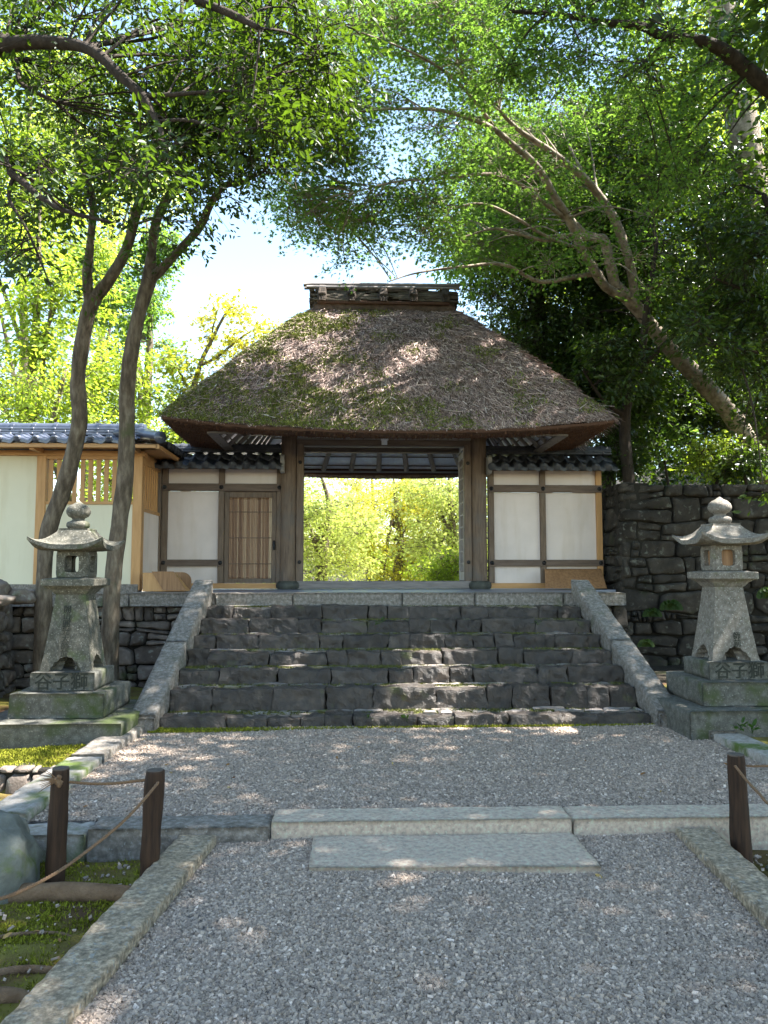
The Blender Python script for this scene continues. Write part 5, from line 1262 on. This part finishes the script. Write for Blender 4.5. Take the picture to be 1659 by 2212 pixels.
# --- overhead maple sprays near the top right, from a trunk out of frame
tree('maple_tree', 'maple branch entering at the upper right with dense fresh green sprays',
     [[(9.2, 9.6, 1.5, .2), (8.6, 9.4, 5.0, .17), (*W(1659, 190, 8.8), .10), (*W(1540, 98, 8.5), .070), (*W(1440, 80, 8.3), .055), (*W(1380, 55, 8.1), .045), (*W(1300, 48, 7.9), .034), (*W(1200, 30, 7.7), .026), (*W(1100, 25, 7.4), .015)],
      LP([(1440, 80, 8.3, .03), (1400, 130, 8.3, .02), (1330, 180, 8.2, .012)]), LP([(1380, 55, 8.1, .025), (1395, -30, 8.0, .02), (1420, -120, 7.9, .01)])],
     spots(22, (1060, 1460), (-80, 210), (7.2, 8.9), .50, 380, 57) + spots(10, (1380, 1660), (150, 420), (8.6, 10.2), .42, 300, 58, lambda x, y: not (1500 + (y - 100) * .12 < x < 1690 and y < 420)),
     BARK_DARK, LEAF_MAPLE, 5, 'maple', .060, 16, .34, .35, .12)
# --- tall straight trunk at the top right
tree('tall_tree', 'tall straight pale trunk standing high in the upper right corner',
     [[(*W(1690, 980, 15.0), .42), (*W(1650, 600, 15.0), .38), (*W(1620, 400, 15.0), .34), (*W(1592, 200, 15.0), .31), (*W(1560, 30, 15.0), .29), (*W(1530, -200, 15.0), .24), (*W(1510, -500, 15.0), .12)],
      LP([(1592, 200, 15, .10), (1640, 150, 14.8, .07), (1700, 60, 14.5, .04)])],
     spots(12, (1430, 1700), (-350, -30), (15.5, 19), 1.3, 700, 59) + spots(14, (1400, 1720), (20, 420), (16.2, 19), .95, 560, 60),
     BARK_PALE, LEAF_SUN, 6, 'quad', .13, 14, .5, reach=4)
# --- dark evergreens on the slope to the right
tree('evergreen_tree', 'dense dark evergreen right behind the gate roof ridge',
     [[(*W(1180, 1010, 14.3), .16), (*W(1190, 850, 14.3), .14), (*W(1170, 700, 14.3), .11), (*W(1160, 560, 14.3), .07), (*W(1150, 400, 14.3), .04)],
      [(*W(1190, 850, 14.3), .07), (*W(1110, 760, 15.0), .05), (*W(1060, 700, 14.8), .03)], [(*W(1190, 800, 14.3), .07), (*W(1280, 760, 15.0), .04), (*W(1340, 740, 14.8), .02)]],
     spots(34, (1060, 1330), (610, 900), (13.6, 15.0), .58, 700, 61, lambda x, y: x > 1040 + max(0, (y - 640)) * .62) + spots(40, (1040, 1460), (130, 620), (12.8, 14.4), .64, 560, 62),
     BARK_DARK, LEAF_DARK, 7, 'quad', .085, 14, .34, reach=3)
tree('evergreen_tree', 'broad dark evergreen above the tall stone wall, beside the leaning trunk',
     [[(*W(1360, 1050, 12.6), .10), (*W(1350, 900, 12.6), .09), (*W(1380, 800, 12.5), .07), (*W(1400, 650, 12.3), .05), (*W(1420, 520, 12.2), .03)],
      [(*W(1350, 900, 12.6), .05), (*W(1300, 860, 12.3), .03), (*W(1260, 800, 12.0), .015)], [(*W(1380, 800, 12.5), .05), (*W(1480, 700, 12.1), .035), (*W(1560, 640, 11.8), .02)]],
     spots(38, (1240, 1520), (560, 880), (13.2, 15.0), .55, 520, 63, lambda x, y: x > 1215 + max(0, y - 700) * .75) + spots(12, (1300, 1560), (420, 640), (13.0, 15.0), .6, 460, 64) + spots(9, (1230, 1400), (700, 860), (11.6, 12.4), .36, 240, 641, lambda x, y: off_trunk(x, y, 70) and x > 1215 + max(0, y - 700) * .75),
     BARK_DARK, LEAF_DARK, 8, 'oval', .095, 12, .32, reach=3)
tree('evergreen_tree', 'dark glossy evergreen hanging in from the right edge above the right lantern',
     [[(9.3, 11.6, 2.6, .16), (8.9, 11.5, 4.5, .14), (*W(1760, 700, 11.3), .10), (*W(1700, 560, 11.1), .07), (*W(1650, 420, 10.9), .04)],
      [(*W(1760, 760, 11.3), .06), (*W(1659, 762, 10.6), .03), (*W(1560, 745, 10.2), .018), (*W(1480, 700, 9.9), .008)], [(*W(1760, 700, 11.3), .06), (*W(1640, 640, 10.6), .03), (*W(1540, 600, 10.2), .015)]],
     spots(36, (1480, 1700), (500, 860), (9.8, 12.2), .44, 320, 65, lambda x, y: off_trunk(x, y, 75)) + spots(12, (1540, 1700), (380, 540), (10.5, 12.5), .5, 320, 66) + spots(6, (1590, 1690), (840, 1000), (11.2, 12), .35, 160, 67) + CP([(1650, 1065, 9.8, .16, .16, .12, 40)]),
     BARK_DARK, LEAF_DARK, 9, 'oval', .095, 12, .32, reach=3)
for i, (pxa, pxb, pya, pyb, Y, n, lm, lab) in enumerate([(1180, 1420, 180, 960, 15.6, 54, LEAF_DARK, 'tall dense evergreen on the slope between the leaning maple limbs and the sky'), (1400, 1700, 250, 1030, 15.8, 70, LEAF_DARK, 'tall dense evergreen on the slope behind the right edge foliage'), (1000, 1330, 300, 610, 14.2, 30, LEAF_MAPLE, 'fresh green maple behind the crooked limbs, above the right end of the roof')]):
    c = W((pxa + pxb) / 2, 1000, Y); zt = W(0, pya, Y)[2]
    tree('evergreen_tree' if lm is LEAF_DARK else 'maple_tree', lab, [[(c[0], Y, 2.2, .16), (c[0] + .2, Y, 4.5, .13), (c[0] - .1, Y, 7.0, .09), (c[0], Y, zt, .03)]],
         spots(n, (pxa, pxb), (pya, pyb), (Y - .8, Y + .8), .72, 640, 700 + i), BARK_DARK, lm, 710 + i, 'quad', .115, 14, .38, reach=2.5)
# undergrowth shrubs on the slope behind the wall
for i, (px, py, Y, s, lab, lm) in enumerate([(1330, 950, 13.6, .55, 'sparse dark shrub above the wall end, nearest the gate wall', LEAF_DARK), (1430, 960, 14.4, .6, 'thin shrub with sunlit leaves above the tall wall, left of the leaning trunk base', LEAF_MAPLE), (1535, 985, 12.6, .40, 'low bamboo grass tuft under the leaning trunk', LEAF_SUN), (1240, 880, 16.2, .8, 'dark bush behind the right eave of the thatched roof', LEAF_DARK),
        (1480, 900, 15.5, .9, 'wide dark bush behind the leaning trunk, between it and the white wall', LEAF_DARK), (1620, 880, 14.6, .9, 'dark bush right of the leaning trunk at the frame edge', LEAF_DARK), (1600, 800, 16.0, 1.0, 'dim green bush high on the slope above the leaning trunk', LEAF_MAPLE), (1400, 820, 17.0, 1.0, 'dim bush on the slope in the gap left of the leaning trunk', LEAF_MAPLE), (1600, 1000, 12.3, .32, 'small leafy shrub on the wall top beside the trunk base', LEAF_DARK), (1340, 1000, 13.0, .34, 'small dark shrub peeping over the wall corner', LEAF_DARK)]):
    c = W(px, py, Y)
    tree('shrub', lab, [[(c[0] + .1, c[1], c[2] - s * 1.3, .03), (c[0], c[1], c[2], .02), (c[0] - .1, c[1], c[2] + s, .008)]],
         [(c[0] + .8 * s * math.cos(k * 1.3), c[1] + .5 * s * math.sin(k * 1.3), c[2] + .45 * s * math.sin(k * 2.1), s * .6, s * .6, s * .5, 260) for k in range(7)], BARK_DARK, lm, 90 + i, 'quad', .085, 12, .3, cat='shrub', group='shrubs on the slope behind the wall')
# farther woodland on the slope: each tree on its own
for i, (x, y, h, lm, lab) in enumerate([(10.5, 18.0, 9.5, LEAF_DARK, 'dark tree deep in the wood on the right, left of the tall trunk'), (12.5, 17.0, 9.0, LEAF_MAPLE, 'mid green tree deep in the wood at the right edge'), (12.0, 22.0, 12.0, LEAF_SUN, 'sunlit tree glimpsed deep in the wood through the right canopy'), (16.0, 20.0, 12.0, LEAF_MAPLE, 'green tree on the high slope at far right'), (8.2, 27.0, 10.0, LEAF_SUN, 'sunlit tree far behind the right end of the ridge')]):
    zb = float(ground_height(np.array([x]), np.array([y]))[0]); r = np.random.default_rng(200 + i)
    cl = [(x + 1.7 * r.normal() * .7, y + 1.2 * r.normal() * .7, zb + h * (.25 + .75 * r.random()), 1.0, 1.0, .75, 420) for k in range(26)]
    tree('woodland_tree', lab, [[(x, y, zb - .1, .22), (x + .1, y, zb + h * .4, .17), (x - .1, y, zb + h * .75, .10), (x, y, zb + h, .03)]], cl, BARK_DARK, lm, 300 + i, 'quad', .14, 14, .5, group='trees in the wood on the right slope', reach=4)

# --- background left: sunlit trees beyond the plaster wall
def bgtree(lab, px, Y, pytop, spread_px, pybot, lm, seed, n=24, cnt=520, size=.12, bark=BARK, kind='quad', rad=None, gap=None, name='garden_tree', group='trees in the garden beyond the walls', slim=.13):
    b = W(px, 1150, Y); zb = 1.0; top = W(px, pytop, Y)[2]
    rad = rad or spread_px / 1662 * Y * .38
    cl = spots(n, (px - spread_px, px + spread_px), (pytop, pybot), (Y - rad * 1.6, Y + rad * 1.6), rad, cnt, seed, gap)
    r = np.random.default_rng(seed)
    lim = [[(b[0], Y, zb - .1, slim * 1.3), (b[0] + .1 * r.normal(), Y, zb + (top - zb) * .35, slim), (b[0] + .2 * r.normal(), Y, zb + (top - zb) * .7, slim * .6), (b[0], Y, top, slim * .2)]]
    for k in range(4):
        e = cl[k * 3 % len(cl)]; z0 = zb + (top - zb) * (.3 + .12 * k); lim.append([(b[0], Y, z0, slim * .5), ((b[0] + e[0]) / 2, (Y + e[1]) / 2, (z0 + e[2]) / 2 + .2, slim * .35), (e[0], e[1], e[2], slim * .15)])
    return tree(name, lab, lim, cl, bark, lm, seed, kind, size, 14, rad * .8, group=group, reach=rad * 3)
bgtree('bright yellow green tree at the far left behind the lattice wall', 60, 16.5, 430, 150, 900, LEAF_SUN, 401, 26, 520)
bgtree('tall sunlit tree filling the upper left between the leaning limbs', 40, 21, 100, 190, 520, LEAF_SUN, 402, 24, 520, .15)
bgtree('tree with rounded grey green crown standing between the two trunks and the sky', 300, 19, 470, 95, 770, LEAF_MAPLE, 403, 20, 520, .11)
bgtree('fresh green maple behind the lattice window right of the trunks', 290, 17, 770, 120, 1050, LEAF_SUN, 404, 22, 480, .10)
bgtree('pale tree in the upper left seen between the dark leaves', 190, 24, 250, 150, 620, LEAF_PALE, 405, 16, 480, .15)
bgtree('bushy sunlit tree low behind the left wall', 130, 15, 800, 190, 1100, LEAF_SUN, 406, 22, 420, .10)
# airy yellow maple against the sky
ym = [LP([(400, 1120, 17, .12), (408, 900, 17, .08), (432, 790, 17, .05), (455, 740, 17, .04), (480, 690, 17, .03), (500, 660, 17, .015)]),
      LP([(432, 790, 17, .04), (470, 770, 16.8, .03), (520, 730, 16.6, .02), (560, 705, 16.5, .01)]), LP([(412, 850, 17, .04), (385, 800, 17, .025), (365, 765, 17, .012)]), LP([(455, 740, 17, .025), (462, 700, 17, .018), (470, 670, 17, .01)])]
tree('yellow_maple', 'airy yellow leaved maple against the white sky left of the thatched roof', ym,
     CP([(495, 660, 17, .34, .34, .16, 190), (525, 680, 16.8, .30, .3, .12, 150), (455, 690, 17, .34, .3, .12, 160), (440, 730, 17, .25, .25, .12, 110), (510, 735, 16.8, .36, .3, .16, 190), (560, 712, 16.5, .36, .3, .15, 190), (590, 705, 16.4, .22, .22, .10, 80), (470, 775, 16.9, .34, .3, .14, 150), (390, 770, 17, .34, .3, .16, 190), (370, 800, 17, .3, .3, .2, 170), (420, 815, 17, .34, .34, .16, 200), (400, 845, 17, .34, .34, .16, 200), (530, 750, 16.6, .3, .3, .16, 170)]),
     BARK, LEAF_YELLOW, 410, 'maple', .11, 12, .34, .3, .1, reach=3)
# garden seen through the gate
bgtree('bright yellow green maple seen through the left half of the gate', 690, 19, 1020, 100, 1255, LEAF_PALE, 421, 34, 380, .085, BARK, 'maple', .55, None, 'garden_maple')
bgtree('yellow tinted maple seen through the middle of the gate', 850, 22, 1030, 115, 1255, LEAF_YELLOW, 422, 36, 380, .09, BARK, 'maple', .6, lambda x, y: not (790 < x < 828 and y < 1075), 'garden_maple')
bgtree('maple with layered sprays seen through the right half of the gate', 970, 20, 1020, 85, 1240, LEAF_PALE, 423, 30, 380, .085, BARK, 'maple', .55, None, 'garden_maple')
bgtree('clipped grey green shrub low at the right side of the gate opening', 955, 17.5, 1200, 45, 1260, LEAF_SUN, 424, 14, 380, .07, BARK, 'quad', .32, None, 'garden_shrub', slim=.04)
bgtree('darker shrub low in the middle of the gate opening', 880, 24, 1190, 60, 1255, LEAF_SUN, 425, 14, 380, .09, BARK, 'quad', .5, None, 'garden_shrub', slim=.04)
bgtree('tall pale tree farther back in the garden, above the gate opening', 800, 30, 1000, 190, 1245, LEAF_PALE, 426, 40, 420, .13, BARK, 'quad', 1.2, lambda x, y: not (785 < x < 825 and y < 1085), 'garden_tree')

# --- shade trees just outside the frame, right of and behind the camera (they cast the shade over path and steps)
for i, (x, y, z0, z1, n, lab) in enumerate([(7.2, 7.6, 5.5, 12.0, 33, 'tall shade tree right of the right lantern'), (7.2, 4.4, 5.0, 11.5, 37, 'tall shade tree right of the lower path'), (6.4, 1.2, 4.8, 11.0, 38, 'tall shade tree behind and right of the viewer'), (8.0, 11.0, 8.5, 14.5, 26, 'tall shade tree on the slope above the right lantern')]):
    r = np.random.default_rng(500 + i); zb = float(ground_height(np.array([x]), np.array([y]))[0])
    cl = [(x + 1.6 * r.normal(), y + 1.3 * r.normal(), z0 + (z1 - z0) * r.random(), .95, .95, .6, 520) for k in range(n)]
    y = y - (1.7 if i == 0 else 0)
    tree('shade_tree', lab, [[(x, y, zb - .1, .26), (x - .1, y + .1, 3.5, .22), (x, y, (z0 + z1) / 2, .14), (x + .1, y, z1, .04)]], cl, BARK_DARK, LEAF_DARK, 510 + i, 'quad', .17, 14, .5, reach=3.5, group='shade trees outside the frame')

# ------------------------------------------------------------------ small plants, roots, litter
def fern(label, c, s, seed, face=(0, -1, .3)):
    r = np.random.default_rng(seed); g = G(); f = norm(np.array(face, float)[None])[0]; side = norm(np.cross(f, [0, 0, 1])[None])[0]
    for k in range(9):
        a = (k - 4) * .36; d = norm((f * .55 + side * math.sin(a) * .9 + np.array([0, 0, math.cos(a) * .55 + .1]))[None])[0]
        pts = np.array([np.zeros(3), d * s * .5, d * s * .8 - np.array([0, 0, .12 * s]), d * s - np.array([0, 0, .38 * s])])
        P, R = smooth_path(pts, np.array([.0025, .002, .0015, .001]), 9); g.tube(P, R, 4)
        T = norm(np.gradient(P, axis=0)); sd = norm(np.cross(T, f + .01)); n = len(P); w = np.sin(np.pi * np.linspace(.12, 1, n)) ** .7
        for sg in (-1, 1): g.add(*leaves(P, sd * sg + T * .35, np.cross(T, sd), s * .26 * w + .003, 'oval'))
    return tag(g.build('fern', LEAF_FERN, loc=c), label, 'fern', 'ferns growing from the right stone walls')
for i, (px, py, Y, s, lab) in enumerate([(1275, 1320, 9.5, .13, 'small fern under the coping beside the right side slab, leftmost'), (1300, 1326, 9.5, .13, 'small fern under the coping, just right of the leftmost fern'), (1332, 1385, 9.48, .22, 'yellowish fern low beside the right side slab'), (1392, 1395, 9.45, .16, 'low fern in the dark gap left of the right lantern, lowest one'), (1405, 1330, 11.2, .22, 'bright fern on the tall wall, middle of its ferns'), (1445, 1315, 11.15, .26, 'large fern on the tall wall, nearest the right lantern shaft'), (1655, 1290, 9.5, .25, 'fern at the right frame edge beside the lantern bracket')]):
    fern(lab, W(px, py, Y), s * .75, 600 + i)
def seedling(label, c, s, seed, m=LEAF_FERN, n=9):
    r = np.random.default_rng(seed); g = G(); d = r.normal(size=(n, 3)) * np.array([1, 1, .3]) + np.array([0, 0, .5]); p = norm(d) * s * .5 * r.random((n, 1)) + np.array([0, 0, s * .3])
    g.add(*leaves(p, d, r.normal(size=(n, 3)) * .4 + np.array([0, 0, 1]), s * (.5 + .5 * r.random(n)), 'oval'))
    for q in p: g.tube([(0, 0, 0), q * .6, q], [.0015] * 3, 4)
    return tag(g.build('seedling', m, loc=c), label, 'small plant')
for i, (px, py, Y, s, lab) in enumerate([(1625, 1585, 6.2, .10, 'leafy seedling in the soil before the right lantern base'), (1600, 1578, 6.25, .08, 'smaller seedling left of the leafy one before the right lantern'), (880, 1560, 7.0, .08, 'green weed at the foot of the bottom step, middle'), (795, 1555, 7.0, .05, 'tiny weed at the foot of the bottom step, left of the middle weed'), (820, 1348, 8.45, .07, 'small weed growing from the second highest step'), (1162, 1350, 8.45, .05, 'little weed in the second highest step, right part'), (320, 2135, 2.95, .03, 'tiny clover like seedling on the moss near the path kerb')][:6]):
    seedling(lab, W(px, py, Y), s, 640 + i)
for i, (x, y, lab) in enumerate([(-1.08, 3.42, 'pair of clover like leaves on the moss, middle of the moss bed'), (-1.10, 3.02, 'clover like leaves on the moss, nearer the frame edge'), (-.93, 3.72, 'clover like leaves on the moss beside the kerb, near the big root')]):
    seedling(lab, (x, y, float(ground_height(np.array([x]), np.array([y]))[0])), .032, 660 + i, LEAF_FERN, 6)
def root_tube(label, pts, rad, seed):
    P = []
    for p, zz in pts:
        P.append((p[0], p[1], float(ground_height(np.array([p[0]]), np.array([p[1]]))[0]) + zz))
    g = G(); g.tube(P, rad, 12, 8, .16, seed); return tag(g.build('tree_root', ROOT, smooth=True, origin=P[0]), label, 'tree root', 'roots crossing the moss')
root_tube('thick tree root lying across the moss in front of the two left posts', [((-2.3, 3.72), .01), ((-1.8, 3.78), .02), ((-1.45, 3.83), .025), ((-1.1, 3.80), .028), ((-.93, 3.78), .0), ((-.85, 3.77), -.06)], [.05, .048, .05, .045, .04, .03], 3)
root_tube('pale root breaking the moss near the bottom left corner', [((-1.75, 2.82), .0), ((-1.45, 2.90), .018), ((-1.22, 2.95), .015), ((-1.08, 2.95), -.03)], [.035, .034, .03, .02], 5)
root_tube('thin curved root just above the pale root in the moss', [((-1.5, 3.0), -.01), ((-1.33, 3.12), .015), ((-1.15, 3.14), .01), ((-1.05, 3.12), -.02)], [.014, .016, .014, .008], 6)
root_tube('thin twig like root on the moss below the slanting rope', [((-1.62, 3.28), .01), ((-1.45, 3.42), .015), ((-1.25, 3.46), .005), ((-1.15, 3.44), -.02)], [.008, .009, .008, .005], 7)
r = np.random.default_rng(77); n = 60
x = np.concatenate([-.7 + 2.4 * r.random(18), -1.7 + 4.5 * r.random(30), -1.6 + .6 * r.random(12)]); y = np.concatenate([2.3 + 1.9 * r.random(18), 4.6 + 2.3 * r.random(30), 2.5 + 1.3 * r.random(12)])
z = np.where(y > 4.5, TZ + .008, np.where(x < -.8, ground_height(x, y) + .022, .012))
g = G(); g.add(*leaves(np.stack([x, y, z], -1), np.stack([r.normal(size=n), r.normal(size=n), .2 * r.normal(size=n)], -1), np.array([0, 0, 1.0]) + .35 * r.normal(size=(n, 3)), .028 + .022 * r.random(n), 'oval'))
tag(g.build('fallen_leaves', LITTER), 'few dry brown leaves scattered over gravel and moss', 'fallen leaves', kind='stuff')
print('leaves', LEAFCOUNT[0])
